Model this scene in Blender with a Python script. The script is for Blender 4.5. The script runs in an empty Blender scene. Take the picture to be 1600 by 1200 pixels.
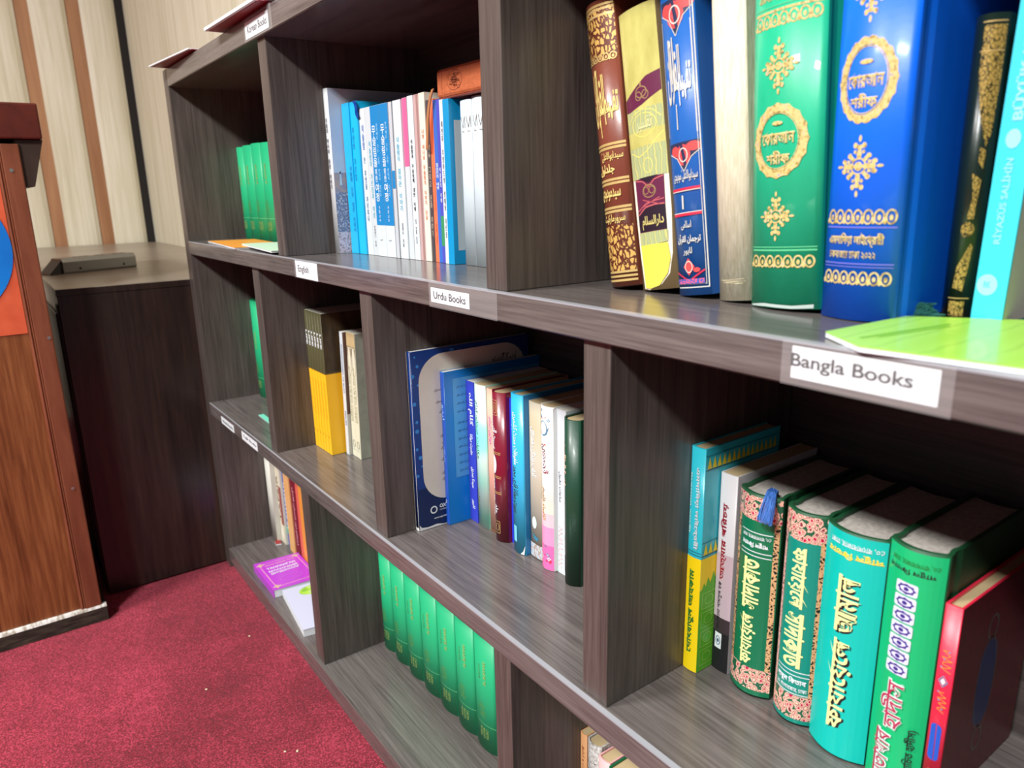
import bpy, bmesh, math, random, unicodedata
from mathutils import Matrix, Vector
random.seed(7)
SC = bpy.context.scene
COL = SC.collection

# ------------------------------------------------------------------ camera
cam_d = bpy.data.cameras.new('camera'); cam = bpy.data.objects.new('camera', cam_d); COL.objects.link(cam)
_r = (0.5900678, 0.8070610, -0.0217387); _u = (-0.1917980, 0.1662830, 0.9672453); _f = (-0.7842407, 0.5665709, -0.2529109)
cam.matrix_world = Matrix(((_r[0], _u[0], -_f[0], 0.14304), (_r[1], _u[1], -_f[1], -0.35507), (_r[2], _u[2], -_f[2], 0.41200), (0, 0, 0, 1)))
cam_d.sensor_width = 36.0; cam_d.lens = 1152.79 / 1600 * 36.0; cam_d.clip_start = 0.01
cam_d.dof.use_dof = True; cam_d.dof.focus_distance = 0.78; cam_d.dof.aperture_fstop = 8.5
SC.camera = cam

# ------------------------------------------------------------------ world, lamps, exposure
W = bpy.data.worlds.new('world'); SC.world = W; W.use_nodes = True
W.node_tree.nodes['Background'].inputs[0].default_value = (0.90, 0.96, 1.0, 1)
W.node_tree.nodes['Background'].inputs[1].default_value = 0.10
def area(name, loc, target, sx, sy, power, col):
    l = bpy.data.lights.new(name, 'AREA'); l.shape = 'RECTANGLE'; l.size = sx; l.size_y = sy; l.energy = power; l.color = col
    o = bpy.data.objects.new(name, l); COL.objects.link(o); o.location = loc
    o.rotation_euler = (Vector(target) - Vector(loc)).to_track_quat('-Z', 'Y').to_euler(); return o
area('ceiling_panel_lamp', (0.35, -1.85, 2.02), (0.35, -1.85, 0), 0.5, 0.3, 96, (0.98, 1.0, 0.98))
area('ceiling_panel_lamp', (-0.95, -1.70, 2.02), (-0.95, -1.70, 0), 0.5, 0.3, 66, (1.0, 0.98, 0.95))  # unseen left lamp, added for general fill
SC.view_settings.view_transform = 'Standard'; SC.view_settings.look = 'None'
SC.view_settings.gamma = 1.0; SC.view_settings.use_curve_mapping = False
SC.view_settings.exposure = 0.50

# ------------------------------------------------------------------ materials
def s2l(c): return tuple(((x / 255) / 12.92 if x / 255 <= 0.04045 else ((x / 255 + 0.055) / 1.055) ** 2.4) for x in c)
MATS = {}
def M(name, rgb, rough=0.5, metal=0.0, spec=0.5, coat=0.0):
    if name in MATS: return MATS[name]
    m = bpy.data.materials.new(name); m.use_nodes = True; b = m.node_tree.nodes['Principled BSDF']
    c = s2l(rgb) + (1,); b.inputs['Base Color'].default_value = c
    b.inputs['Roughness'].default_value = rough; b.inputs['Metallic'].default_value = metal
    b.inputs['Specular IOR Level'].default_value = spec; b.inputs['Coat Weight'].default_value = coat
    b.inputs['Coat Roughness'].default_value = 0.12
    m.diffuse_color = c; MATS[name] = m
    # slight procedural unevenness of the surface
    nt = m.node_tree; n = nt.nodes.new('ShaderNodeTexNoise'); n.inputs['Scale'].default_value = 220; n.inputs['Detail'].default_value = 3
    tc = nt.nodes.new('ShaderNodeTexCoord'); nt.links.new(tc.outputs['Object'], n.inputs['Vector'])
    bp = nt.nodes.new('ShaderNodeBump'); bp.inputs['Strength'].default_value = 0.06; bp.inputs['Distance'].default_value = 0.001
    nt.links.new(n.outputs['Fac'], bp.inputs['Height']); nt.links.new(bp.outputs['Normal'], b.inputs['Normal'])
    return m
def pattern(name, kind, stops, scale=(1, 1, 1), rough=0.5, bump=0.0, detail=4, metal=0.0, dist=0.0, coord='Object', lin=True, spec=0.5, coat=0.0, noise_mix=None):
    """noise / voronoi / wave texture through a colour ramp"""
    if name in MATS: return MATS[name]
    m = bpy.data.materials.new(name); m.use_nodes = True; nt = m.node_tree; b = nt.nodes['Principled BSDF']
    b.inputs['Roughness'].default_value = rough; b.inputs['Metallic'].default_value = metal
    b.inputs['Specular IOR Level'].default_value = spec; b.inputs['Coat Weight'].default_value = coat
    tc = nt.nodes.new('ShaderNodeTexCoord'); mp = nt.nodes.new('ShaderNodeMapping'); mp.inputs['Scale'].default_value = scale
    nt.links.new(tc.outputs[coord], mp.inputs['Vector'])
    if kind == 'noise':
        t = nt.nodes.new('ShaderNodeTexNoise'); t.inputs['Detail'].default_value = detail; t.inputs['Roughness'].default_value = 0.6; t.inputs['Distortion'].default_value = dist; out = t.outputs['Fac']
    elif kind == 'edge':
        t = nt.nodes.new('ShaderNodeTexVoronoi'); t.feature = 'DISTANCE_TO_EDGE'; out = t.outputs['Distance']
    elif kind == 'cells':
        t = nt.nodes.new('ShaderNodeTexVoronoi'); out = t.outputs['Distance']
    elif kind == 'wave':
        t = nt.nodes.new('ShaderNodeTexWave'); t.inputs['Distortion'].default_value = dist; t.inputs['Detail'].default_value = detail; out = t.outputs['Fac']
    if kind != 'wave': t.inputs['Scale'].default_value = 1.0
    else: t.inputs['Scale'].default_value = 1.0
    src = mp.outputs['Vector']
    if noise_mix:
        nz = nt.nodes.new('ShaderNodeTexNoise'); nz.inputs['Scale'].default_value = noise_mix[0]; nt.links.new(src, nz.inputs['Vector'])
        vm = nt.nodes.new('ShaderNodeVectorMath'); vm.operation = 'MULTIPLY_ADD'; vm.inputs[1].default_value = (noise_mix[1],) * 3
        nt.links.new(nz.outputs['Color'], vm.inputs[0]); nt.links.new(src, vm.inputs[2]); src = vm.outputs['Vector']
    nt.links.new(src, t.inputs['Vector'])
    r = nt.nodes.new('ShaderNodeValToRGB'); r.color_ramp.interpolation = 'LINEAR' if lin else 'CONSTANT'
    for i, (p, c) in enumerate(stops):
        e = r.color_ramp.elements[i] if i < 2 else r.color_ramp.elements.new(p)
        e.position = p; e.color = s2l(c) + (1,)
    nt.links.new(out, r.inputs['Fac']); nt.links.new(r.outputs['Color'], b.inputs['Base Color'])
    if bump:
        bp = nt.nodes.new('ShaderNodeBump'); bp.inputs['Strength'].default_value = min(1, bump); bp.inputs['Distance'].default_value = 0.002
        nt.links.new(out, bp.inputs['Height']); nt.links.new(bp.outputs['Normal'], b.inputs['Normal'])
    m.diffuse_color = s2l(stops[0][1]) + (1,); MATS[name] = m
    return m
def laminate(name, scale, dark, mid, light, rough=0.3, spec=0.5):
    """wood-print laminate: fine streaks over broad soft figure"""
    if name in MATS: return MATS[name]
    m = bpy.data.materials.new(name); m.use_nodes = True; nt = m.node_tree; b = nt.nodes['Principled BSDF']
    tc = nt.nodes.new('ShaderNodeTexCoord')
    def nz(sc, det, ds=0.0):
        mp = nt.nodes.new('ShaderNodeMapping'); mp.inputs['Scale'].default_value = sc; nt.links.new(tc.outputs['Object'], mp.inputs['Vector'])
        n = nt.nodes.new('ShaderNodeTexNoise'); n.inputs['Scale'].default_value = 1; n.inputs['Detail'].default_value = det; n.inputs['Distortion'].default_value = ds
        n.inputs['Roughness'].default_value = 0.65; nt.links.new(mp.outputs['Vector'], n.inputs['Vector']); return n.outputs['Fac']
    a = nz(scale, 5, 0.3); c = nz(tuple(s * 0.16 for s in scale), 2, 1.2)
    mx = nt.nodes.new('ShaderNodeMath'); mx.operation = 'MULTIPLY_ADD'; mx.inputs[1].default_value = 0.62
    m2 = nt.nodes.new('ShaderNodeMath'); m2.operation = 'MULTIPLY'; m2.inputs[1].default_value = 0.38; nt.links.new(c, m2.inputs[0])
    nt.links.new(a, mx.inputs[0]); nt.links.new(m2.outputs[0], mx.inputs[2])
    r = nt.nodes.new('ShaderNodeValToRGB'); r.color_ramp.elements[0].position = 0.36; r.color_ramp.elements[1].position = 0.64
    r.color_ramp.elements[0].color = s2l(dark) + (1,); r.color_ramp.elements[1].color = s2l(light) + (1,)
    e = r.color_ramp.elements.new(0.5); e.color = s2l(mid) + (1,)
    nt.links.new(mx.outputs[0], r.inputs['Fac']); nt.links.new(r.outputs['Color'], b.inputs['Base Color'])
    bp = nt.nodes.new('ShaderNodeBump'); bp.inputs['Strength'].default_value = 0.05; bp.inputs['Distance'].default_value = 0.0004
    nt.links.new(a, bp.inputs['Height']); nt.links.new(bp.outputs['Normal'], b.inputs['Normal'])
    b.inputs['Roughness'].default_value = rough; b.inputs['Specular IOR Level'].default_value = spec
    m.diffuse_color = s2l(mid) + (1,); MATS[name] = m
    return m
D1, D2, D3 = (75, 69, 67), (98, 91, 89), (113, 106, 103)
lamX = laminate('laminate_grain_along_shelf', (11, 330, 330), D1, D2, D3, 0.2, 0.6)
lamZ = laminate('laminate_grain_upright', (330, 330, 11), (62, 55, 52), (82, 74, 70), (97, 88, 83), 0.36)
edgeshine = M('edge_shine', (152, 154, 160), 0.22)
cabwood = laminate('cabinet_dark_laminate', (60, 60, 4), (34, 27, 25), (48, 38, 34), (64, 48, 40), 0.24)
cabtop = laminate('cabinet_top_laminate', (60, 7, 60), (124, 112, 100), (138, 126, 113), (150, 138, 125), 0.3, 0.7)  # grazing reflection of the cream wall is put into the lighter base colour
creamwood = laminate('cream_wood_panel', (70, 70, 3.0), (200, 192, 166), (216, 209, 186), (228, 223, 206), 0.5)
lectwood = laminate('lectern_walnut', (170, 170, 8), (86, 46, 24), (118, 68, 38), (142, 88, 52), 0.3)
lectstile = laminate('lectern_stile', (60, 60, 10), (104, 56, 38), (118, 66, 46), (130, 76, 54), 0.3)
lecttop = laminate('lectern_head', (30, 30, 30), (66, 20, 14), (82, 28, 18), (92, 34, 22), 0.35)
PAGES = pattern('page_edges', 'wave', [(0.0, (196, 190, 178)), (1.0, (232, 227, 214))], (900, 0, 0), 0.85, 0.15, 1, dist=1.5)
PAGES_OLD = pattern('page_edges_old', 'wave', [(0.0, (158, 134, 98)), (1.0, (206, 184, 142))], (900, 0, 0), 0.9, 0.15, 1, dist=1.5)
PAGES_GREY = pattern('page_edges_grey', 'noise', [(0.35, (150, 143, 136)), (0.7, (178, 171, 163))], (300, 300, 300), 0.9, 0.1)
WHITE = M('white_paper', (222, 228, 232), 0.5)
BLACK = M('black_print', (24, 24, 28), 0.5)
GOLD = M('gold_foil', (208, 176, 112), 0.36, 0.3)
GOLDP = M('pale_gold_print', (226, 200, 120), 0.45)
CREAM_ = M('cream_print', (246, 238, 160), 0.5)

# ------------------------------------------------------------------ mesh helpers
def link(name, me, parent=None, mats=(), smooth=False):
    o = bpy.data.objects.new(name, me); COL.objects.link(o)
    if parent: o.parent = parent
    for m in mats: me.materials.append(m)
    if smooth: me.polygons.foreach_set('use_smooth', [True] * len(me.polygons))
    return o
def mesh(name, vs, fs, mats, parent=None, smooth=False, mi=None):
    me = bpy.data.meshes.new(name); me.from_pydata([tuple(v) for v in vs], [], fs)
    if mi: me.polygons.foreach_set('material_index', mi)
    bm = bmesh.new(); bm.from_mesh(me); bmesh.ops.recalc_face_normals(bm, faces=bm.faces); bm.to_mesh(me); bm.free()
    me.update(); return link(name, me, parent, mats if isinstance(mats, (list, tuple)) else [mats], smooth)
def tag(o, label, cat, group=None, kind=None):
    if label: o['label'] = label
    if cat: o['category'] = cat
    if group: o['group'] = group
    if kind: o['kind'] = kind
    return o
def empty(name, loc, label, cat, group=None, rot=(0, 0, 0)):
    o = bpy.data.objects.new(name, None); COL.objects.link(o); o.location = loc; o.rotation_euler = rot
    o.empty_display_size = 0.02; return tag(o, label, cat, group)
def box(name, x0, x1, y0, y1, z0, z1, mat, parent=None, bev=0.0, seg=2):
    bm = bmesh.new(); bmesh.ops.create_cube(bm, size=1)
    for v in bm.verts: v.co = Vector(((x0 + x1) / 2 + v.co.x * (x1 - x0), (y0 + y1) / 2 + v.co.y * (y1 - y0), (z0 + z1) / 2 + v.co.z * (z1 - z0)))
    if bev: bmesh.ops.bevel(bm, geom=bm.edges[:], offset=bev, segments=seg, profile=0.6, affect='EDGES')
    me = bpy.data.meshes.new(name); bm.to_mesh(me); bm.free(); return link(name, me, parent, [mat])
def prism(name, poly, axis, a0, a1, mat, parent=None, bev=0.0):
    """extrude a 2D polygon along axis ('x': poly is (y,z); 'y': (x,z); 'z': (x,y))"""
    def P(p, a): return {'x': (a, p[0], p[1]), 'y': (p[0], a, p[1]), 'z': (p[0], p[1], a)}[axis]
    n = len(poly); vs = [P(p, a0) for p in poly] + [P(p, a1) for p in poly]
    fs = [tuple(range(n)), tuple(range(n, 2 * n))] + [(i, (i + 1) % n, n + (i + 1) % n, n + i) for i in range(n)]
    o = mesh(name, vs, fs, mat, parent)
    if bev:
        bm = bmesh.new(); bm.from_mesh(o.data); bmesh.ops.bevel(bm, geom=bm.edges[:], offset=bev, segments=2, profile=0.6, affect='EDGES'); bm.to_mesh(o.data); bm.free()
    return o

# ------------------------------------------------------------------ lettering
_ar = {}
for _c in list(range(0xFB50, 0xFC00)) + list(range(0xFE80, 0xFEFD)):
    _d = unicodedata.decomposition(chr(_c)).split()
    if len(_d) == 2 and _d[0] in ('<isolated>', '<final>', '<initial>', '<medial>'): _ar.setdefault(chr(int(_d[1], 16)), {})[_d[0][1:-1]] = chr(_c)
def arabic(s):
    out = []
    for i, ch in enumerate(s):
        f = _ar.get(ch)
        if not f: out.append(ch); continue
        prev = i > 0 and 'initial' in _ar.get(s[i - 1], {}); nxt = i + 1 < len(s) and 'final' in _ar.get(s[i + 1], {}) and 'initial' in f
        k = 'medial' if prev and nxt else 'final' if prev else 'initial' if nxt else 'isolated'
        out.append(f.get(k, f.get('isolated', ch)))
    return ''.join(reversed(out))
_tx = {}
def glyphs(s, bold):
    k = (s, bold)
    if k not in _tx:
        c = bpy.data.curves.new('lettering', 'FONT'); c.body = s; c.size = 1; c.resolution_u = 3
        if bold: c.bevel_depth = bold; c.bevel_resolution = 0
        o = bpy.data.objects.new('lettering', c); COL.objects.link(o)
        me = bpy.data.meshes.new_from_object(o.evaluated_get(bpy.context.evaluated_depsgraph_get()))
        vs = [v.co.copy() for v in me.vertices]; fs = [tuple(p.vertices) for p in me.polygons]
        bpy.data.objects.remove(o); bpy.data.meshes.remove(me); bpy.data.curves.remove(c)
        _tx[k] = (vs, fs)
    return _tx[k]
def text_uv(s, bx, rot=0, bold=0.012):
    """glyph polygons fitted to the box (u0,u1,v0,v1); returns [(u,v,h)], faces"""
    vs, fs = glyphs(s, bold)
    xs = [v.x for v in vs]; ys = [v.y for v in vs]; x0, x1, y0, y1 = min(xs), max(xs), min(ys), max(ys)
    out = []
    for v in vs:
        a = (v.x - x0) / (x1 - x0); b = (v.y - y0) / (y1 - y0)
        if rot == 90: a, b = 1 - b, a
        elif rot == -90: a, b = b, 1 - a
        elif rot == 180: a, b = 1 - a, 1 - b
        out.append((bx[0] + a * (bx[1] - bx[0]), bx[2] + b * (bx[3] - bx[2]), 0.00012 if v.z > 0 else 0.0))
    return out, fs

# ------------------------------------------------------------------ 2D decoration shapes (lists of polygons)
def R(u0, u1, v0, v1, nu=1):
    du = (u1 - u0) / nu
    return [[(u0 + i * du, v0), (u0 + (i + 1) * du, v0), (u0 + (i + 1) * du, v1), (u0 + i * du, v1)] for i in range(nu)]
def EL(u, v, a, b, n=14, rot=0.0):
    return [[(u + a * math.cos(t) * math.cos(rot) - b * math.sin(t) * math.sin(rot), v + a * math.cos(t) * math.sin(rot) + b * math.sin(t) * math.cos(rot)) for t in [2 * math.pi * i / n for i in range(n)]]]
def RING(u, v, a, b, wd, n=40, wob=0.0, k=20):
    o = []
    def pt(r, i):
        t = 2 * math.pi * i / n; w = 1 + wob * math.cos(k * t) if r else 1
        aa, bb = (a * w, b * w) if r else (a - wd, b - wd)
        return (u + aa * math.cos(t), v + bb * math.sin(t))
    for i in range(n): o.append([pt(1, i), pt(1, i + 1), pt(0, i + 1), pt(0, i)])
    return o
def LINE(pts, wd):
    o = []
    for (a, b), (c, d) in zip(pts, pts[1:]):
        L = math.hypot(c - a, d - b) or 1; nx, ny = -(d - b) / L * wd / 2, (c - a) / L * wd / 2
        o.append([(a + nx, b + ny), (a - nx, b - ny), (c - nx, d - ny), (c + nx, d + ny)])
    return o
def MOTIF(u, v, s):
    """four-armed foil ornament with fleur tips"""
    o = EL(u, v, s * .16, s * .16) + RING(u, v, s * .3, s * .3, s * .06, 20)
    for k, L in ((0, .8), (1, 1.0), (2, .8), (3, 1.0)):
        t = k * math.pi / 2; c, sn = math.cos(t), math.sin(t)
        def at(r, q): return (u + s * (r * c - q * sn), v + s * (r * sn + q * c))
        o += EL(*at(.42 * L, 0), s * .2, s * .1, 10, t) + EL(*at(.66 * L, .0), s * .09, s * .13, 10, t)
        for q in (-.17, .17): o += EL(*at(.72 * L, q), s * .1, s * .085, 10, t) + EL(*at(.5 * L, q * .95), s * .07, s * .06, 8, t)
        o += EL(*at(.95 * L, 0), s * .12, s * .055, 10, t)
        d = t + math.pi / 4
        o += EL(u + s * .4 * math.cos(d), v + s * .4 * math.sin(d), s * .17, s * .075, 10, d)
        o += EL(u + s * .52 * math.cos(d), v + s * .52 * math.sin(d), s * .08, s * .1, 8, d)
    return o
def SCALLOP(u0, u1, v, h, n):
    o = []; w = (u1 - u0) / n
    for i in range(n):
        c = u0 + (i + .5) * w
        o += RING(c, v + h * .5, w * .5, h * .5, w * .17, 14) + EL(c, v + h * .45, w * .17, h * .2, 8) + EL(c - w / 2, v + h * .22, w * .17, h * .2, 8)
    return o
def SCRIBBLE(u0, u1, v0, v1, wd, n=24, seed=1):
    r = random.Random(seed); pts = []
    for i in range(n): pts.append((u0 + (u1 - u0) * (.5 + .5 * math.sin(i * 1.9 + r.random())), v0 + (v1 - v0) * (i + r.random() * 1.4) / (n + 1)))
    return LINE(pts, wd)

# ------------------------------------------------------------------ books
class Book: pass
def book(name, label, group, x0, x1, y, z, h, d, cover, b=0.0, t=0.0007, ov=0.0003, lean=0.0, yaw=0.0, pages=None, cat='book', side=None, groove=False):
    """a standing book: spine at y facing the room (-y), thickness along x"""
    w = x1 - x0; k = Book(); k.w, k.h, k.d, k.b, k.t = w, h, d, b, t
    cx = (x0 + x1) / 2; lift = w / 2 * abs(math.sin(lean))
    k.o = empty(name, (cx, y, z + lift + 0.0004), label, cat, group, (0, lean, yaw))
    N = 12 if b > 0.0001 else 2
    def ys(x): return b * (2 * x / w) ** 2
    k.ys = ys
    xs = [-w / 2 + w * i / N for i in range(N + 1)]
    outer = [(-w / 2, d)]; inner = [(-w / 2 + t, d)]
    if groove:
        for yy, g in ((b + .016, 0), (b + .011, .0011), (b + .0065, .0011), (b + .003, 0)): outer.append((-w / 2 + g, yy)); inner.append((-w / 2 + t + g, yy))
    for x in xs: outer.append((x, ys(x))); inner.append((max(-w / 2 + t, min(w / 2 - t, x)), ys(x) + t))
    if groove:
        for yy, g in ((b + .003, 0), (b + .0065, .0011), (b + .011, .0011), (b + .016, 0)): outer.append((w / 2 - g, yy)); inner.append((w / 2 - t - g, yy))
    outer.append((w / 2, d)); inner.append((w / 2 - t, d))
    n = len(outer); vs = []
    for zz in (0, h):
        vs += [(p[0], p[1], zz) for p in outer] + [(p[0], p[1], zz) for p in inner]
    fs = []
    for i in range(n - 1):
        a, c = i, i + 1
        fs += [(a, c, 2 * n + c, 2 * n + a), (n + c, n + a, 3 * n + a, 3 * n + c), (a, n + a, n + c, c), (2 * n + a, 2 * n + c, 3 * n + c, 3 * n + a)]
    fs += [(0, 2 * n, 3 * n, n), (n - 1, 2 * n - 1, 4 * n - 1, 3 * n - 1)]
    co = k.c = mesh('cover', vs, fs, cover, k.o)
    if b > 0.0001:
        sm = co.data
        for p in sm.polygons:
            if abs(p.normal.z) < .5 and abs(p.center.y) < b + t + .001 and abs(p.normal.y) > 0.1: p.use_smooth = True
    # text block, fore-edge slightly hollow
    pw = w / 2 - t; fo = d - max(ov, .0005)
    pl = [(-pw, b + t * 1.2 + .0003)] + [(x * pw / (w / 2), ys(x) * .9 + t + .0006) for x in xs[1:-1]] + [(pw, b + t * 1.2 + .0003)]
    pl += [(pw, fo)] + ([(pw * .5, fo - w * .07), (0, fo - w * .1), (-pw * .5, fo - w * .07)] if b > .001 else []) + [(-pw, fo)]
    m_ = len(pl); zz0, zz1 = ov, h - ov
    vs = [(p[0], p[1], zz0) for p in pl] + [(p[0], p[1], zz1) for p in pl]
    fs = [tuple(range(m_)), tuple(range(m_, 2 * m_))] + [(i, (i + 1) % m_, m_ + (i + 1) % m_, m_ + i) for i in range(m_)]
    mesh('pages', vs, fs, pages or PAGES, k.o)
    k.n = 0
    return k
def mapper(k, face, e):
    if face == 'spine': return lambda u, v, hh: (u, k.ys(max(-k.w / 2, min(k.w / 2, u))) - e - hh, v)
    if face == 'side': return lambda u, v, hh: (k.w / 2 + e + hh, u, v)
    if face == 'flat': return lambda u, v, hh: (u, v, k.h + e + hh)
    if face == 'front': return lambda u, v, hh: (u, -e - hh, v)
def strips(pts, k):
    """split a polygon along the spine's facets so that it follows the curve"""
    us = [p[0] for p in pts]; a, b = min(us), max(us); st = k.w / 12
    if k.b <= .0001 or b - a < st * .6: return [pts]
    out = []; i0 = int(math.floor((a + k.w / 2) / st)); i1 = int(math.ceil((b + k.w / 2) / st))
    for i in range(i0, i1):
        poly = pts
        for lim, sg in ((-k.w / 2 + i * st, 1), (-k.w / 2 + (i + 1) * st, -1)):
            res = []
            for j in range(len(poly)):
                p, q = poly[j], poly[(j + 1) % len(poly)]; dp, dq = (p[0] - lim) * sg, (q[0] - lim) * sg
                if dp >= 0: res.append(p)
                if (dp > 1e-9 and dq < -1e-9) or (dp < -1e-9 and dq > 1e-9):
                    t = dp / (dp - dq); res.append(tuple(p[m] + (q[m] - p[m]) * t for m in range(len(p))))
            poly = res
            if len(poly) < 3: break
        if len(poly) >= 3: out.append(poly)
    return out
def deco(k, polys, mat, face='spine', e=None, name='spine_ornament', label=None):
    """flat printed / foil shapes laid on a face of the book; one mesh part"""
    k.n += 1
    if e is None: e = 0.00012 + 0.00005 * k.n
    f = mapper(k, face, e); vs = []; fs = []
    if face == 'spine': polys = [q for p in polys for q in strips(p, k)]
    for p in polys:
        i = len(vs); vs += [f(u, v, 0) for u, v in p]; fs.append(tuple(range(i, i + len(p))))
    me = bpy.data.meshes.new(name); me.from_pydata(vs, [], fs); me.update()
    o = link(name, me, getattr(k, 'c', k.o), [mat])
    if label: o['label'] = label
    return o
def band(k, v0, v1, mat, u0=0.0, u1=1.0, face='spine', name='spine_band', label=None):
    a, c = -k.w / 2 + u0 * k.w, -k.w / 2 + u1 * k.w
    return deco(k, R(a, c, v0, v1, 12 if k.b > .0001 else 1), mat, face, name=name, label=label)
def title(k, s, bx, mat, rot=0, bold=0.014, face='spine', name='title', label=None, e=None):
    k.n += 1
    if e is None: e = 0.00016 + 0.00005 * k.n
    if face == 'spine': bx = (-k.w / 2 + bx[0] * k.w, -k.w / 2 + bx[1] * k.w, bx[2], bx[3])
    if rot == 'v': s = '\n'.join(s); rot = 0
    pts, fs = text_uv(s, bx, rot, bold); f = mapper(k, face, e)
    if face == 'spine' and k.b > .0001:
        np_, nf = [], []
        for q in fs:
            for poly in strips([pts[i] for i in q], k): i = len(np_); np_ += poly; nf.append(tuple(range(i, i + len(poly))))
        pts, fs = np_, nf
    me = bpy.data.meshes.new(name); me.from_pydata([f(*p) for p in pts], [], fs); me.update()
    o = link(name, me, getattr(k, 'c', k.o), [mat])
    if label: o['label'] = label
    return o

# ------------------------------------------------------------------ the setting
FZ = -0.3782; ZT, ZTB = 0.6449, 0.6150; S2, S2B = 0.33, 0.3050; S3, S3B = 0.0, -0.0251; S4, S4B = -0.3333, -0.3600
D = 0.2365; XL0, XL1 = -1.4552, -1.4248; XR0, XR1 = 0.133, 0.163
carpet = None
def build_carpet():
    m = bpy.data.materials.new('crimson_carpet'); m.use_nodes = True; nt = m.node_tree; b = nt.nodes['Principled BSDF']
    tc = nt.nodes.new('ShaderNodeTexCoord')
    def nz(s, d):
        n = nt.nodes.new('ShaderNodeTexNoise'); n.inputs['Scale'].default_value = s; n.inputs['Detail'].default_value = d; n.inputs['Roughness'].default_value = .7
        nt.links.new(tc.outputs['Object'], n.inputs['Vector']); return n.outputs['Fac']
    a = nz(380, 2); c = nz(7, 4)
    add = nt.nodes.new('ShaderNodeMath'); add.operation = 'MULTIPLY_ADD'; add.inputs[1].default_value = 0.28; nt.links.new(c, add.inputs[0])
    mu = nt.nodes.new('ShaderNodeMath'); mu.operation = 'MULTIPLY'; mu.inputs[1].default_value = 0.75; nt.links.new(a, mu.inputs[0]); nt.links.new(mu.outputs[0], add.inputs[2])
    r = nt.nodes.new('ShaderNodeValToRGB'); r.color_ramp.elements[0].position = .41; r.color_ramp.elements[0].color = s2l((84, 3, 18)) + (1,)
    r.color_ramp.elements[1].position = .64; r.color_ramp.elements[1].color = s2l((184, 56, 80)) + (1,)
    e = r.color_ramp.elements.new(.52); e.color = s2l((124, 13, 34)) + (1,)
    nt.links.new(add.outputs[0], r.inputs['Fac']); nt.links.new(r.outputs['Color'], b.inputs['Base Color']); b.inputs['Roughness'].default_value = .95
    b.inputs['Sheen Weight'].default_value = .3; b.inputs['Sheen Roughness'].default_value = .4; b.inputs['Sheen Tint'].default_value = s2l((240, 140, 160)) + (1,)
    bp = nt.nodes.new('ShaderNodeBump'); bp.inputs['Strength'].default_value = .9; bp.inputs['Distance'].default_value = .004
    nt.links.new(a, bp.inputs['Height']); nt.links.new(bp.outputs['Normal'], b.inputs['Normal'])
    o = box('floor', -3.1, 1.6, -3.2, 0.30, FZ - 0.05, FZ, m); tag(o, None, None, kind='structure')
build_carpet()
whitewall = M('ceiling_paint', (232, 232, 228), .9)
tag(box('ceiling', -3.1, 1.6, -3.2, 0.30, 2.06, 2.1, whitewall), None, None, kind='structure')
tag(box('wall_back', -3.06, 1.6, 0.2412, 0.30, FZ, 2.06, creamwood), None, None, kind='structure')
# left wall: brown backing with cream battens and a dark slot next to the corner
slot = M('dark_slot', (22, 17, 15), .8)
brownstrip = laminate('brown_groove', (40, 40, 3), (150, 104, 70), (164, 118, 84), (176, 130, 92), .5)
wl = box('wall_left', -3.10, -3.018, -3.2, 0.2412, FZ, 2.06, brownstrip); tag(wl, None, None, kind='structure')
def batten(y0, y1):
    n = 8; pr = [(-3.018, y0)]
    for i in range(n + 1):
        q = i / n; pr.append((-3.018 + .018 * (math.sin(math.pi * q) ** .35 if 0 < q < 1 else .25), y0 + (y1 - y0) * q))
    pr.append((-3.018, y1))
    o = prism('trim_1', pr, 'z', FZ, 2.06, creamwood); tag(o, None, None, kind='structure')
    return o
bi = 0
for y0, y1 in [(.1020, .213), (-.0520, .0575), (-.2140, -.0945), (-.381, -.2585), (-.543, -.4205), (-.705, -.5825), (-.867, -.7445)]:
    bi += 1; o = batten(y0, y1); o.name = 'trim_%d' % bi
tag(box('trim_%d' % (bi + 1), -3.018, -3.012, .2150, .2412, FZ, 2.06, slot), None, None, kind='structure')

# ------------------------------------------------------------------ bookcase
bc = empty('bookcase', (-0.64, 0, FZ), 'long dark grey-brown wood laminate bookcase with staggered compartments', 'bookcase')
def part(o):
    o.parent = bc; o.matrix_parent_inverse = Matrix.Translation((0.64, 0, -FZ)); return o
def shelf(zb, zt, front=0.0, band_w=0.004, mat=lamX):
    b = .0012
    pr = [(front, zb + b), (front, zt - b), (front + b, zt), (D, zt), (D, zb), (front + b, zb)]
    o = part(prism('shelf', pr, 'x', XL1, XR0, mat)); return o
for zb, zt in ((ZTB, ZT), (S2B, S2), (S3B, S3), (S4B, S4)): shelf(zb, zt)
# highlight painted pale on the front edge banding of the two middle shelves
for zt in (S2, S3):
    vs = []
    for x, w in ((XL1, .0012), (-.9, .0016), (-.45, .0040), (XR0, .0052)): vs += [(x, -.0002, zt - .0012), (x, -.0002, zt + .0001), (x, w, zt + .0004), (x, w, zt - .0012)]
    o = part(mesh('edge_shine', vs, [(i * 4 + j, i * 4 + (j + 1) % 4, i * 4 + 4 + (j + 1) % 4, i * 4 + 4 + j) for i in range(3) for j in range(4)] + [(0, 1, 2, 3), (12, 13, 14, 15)], edgeshine)); o['label'] = 'edge banding with a pale painted highlight'
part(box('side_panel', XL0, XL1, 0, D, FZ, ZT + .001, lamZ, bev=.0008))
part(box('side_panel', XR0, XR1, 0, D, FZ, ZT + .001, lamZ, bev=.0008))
part(box('back_panel', XL0, XR1, D + .0002, D + .0040, FZ + .01, ZT, laminate('laminate_back', (9, 260, 260), (52, 44, 42), (72, 62, 60), (86, 74, 70), .5)))
part(box('plinth', XL1, XR0, .006, .03, FZ, S4B, lamX))
d_ = .006
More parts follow.
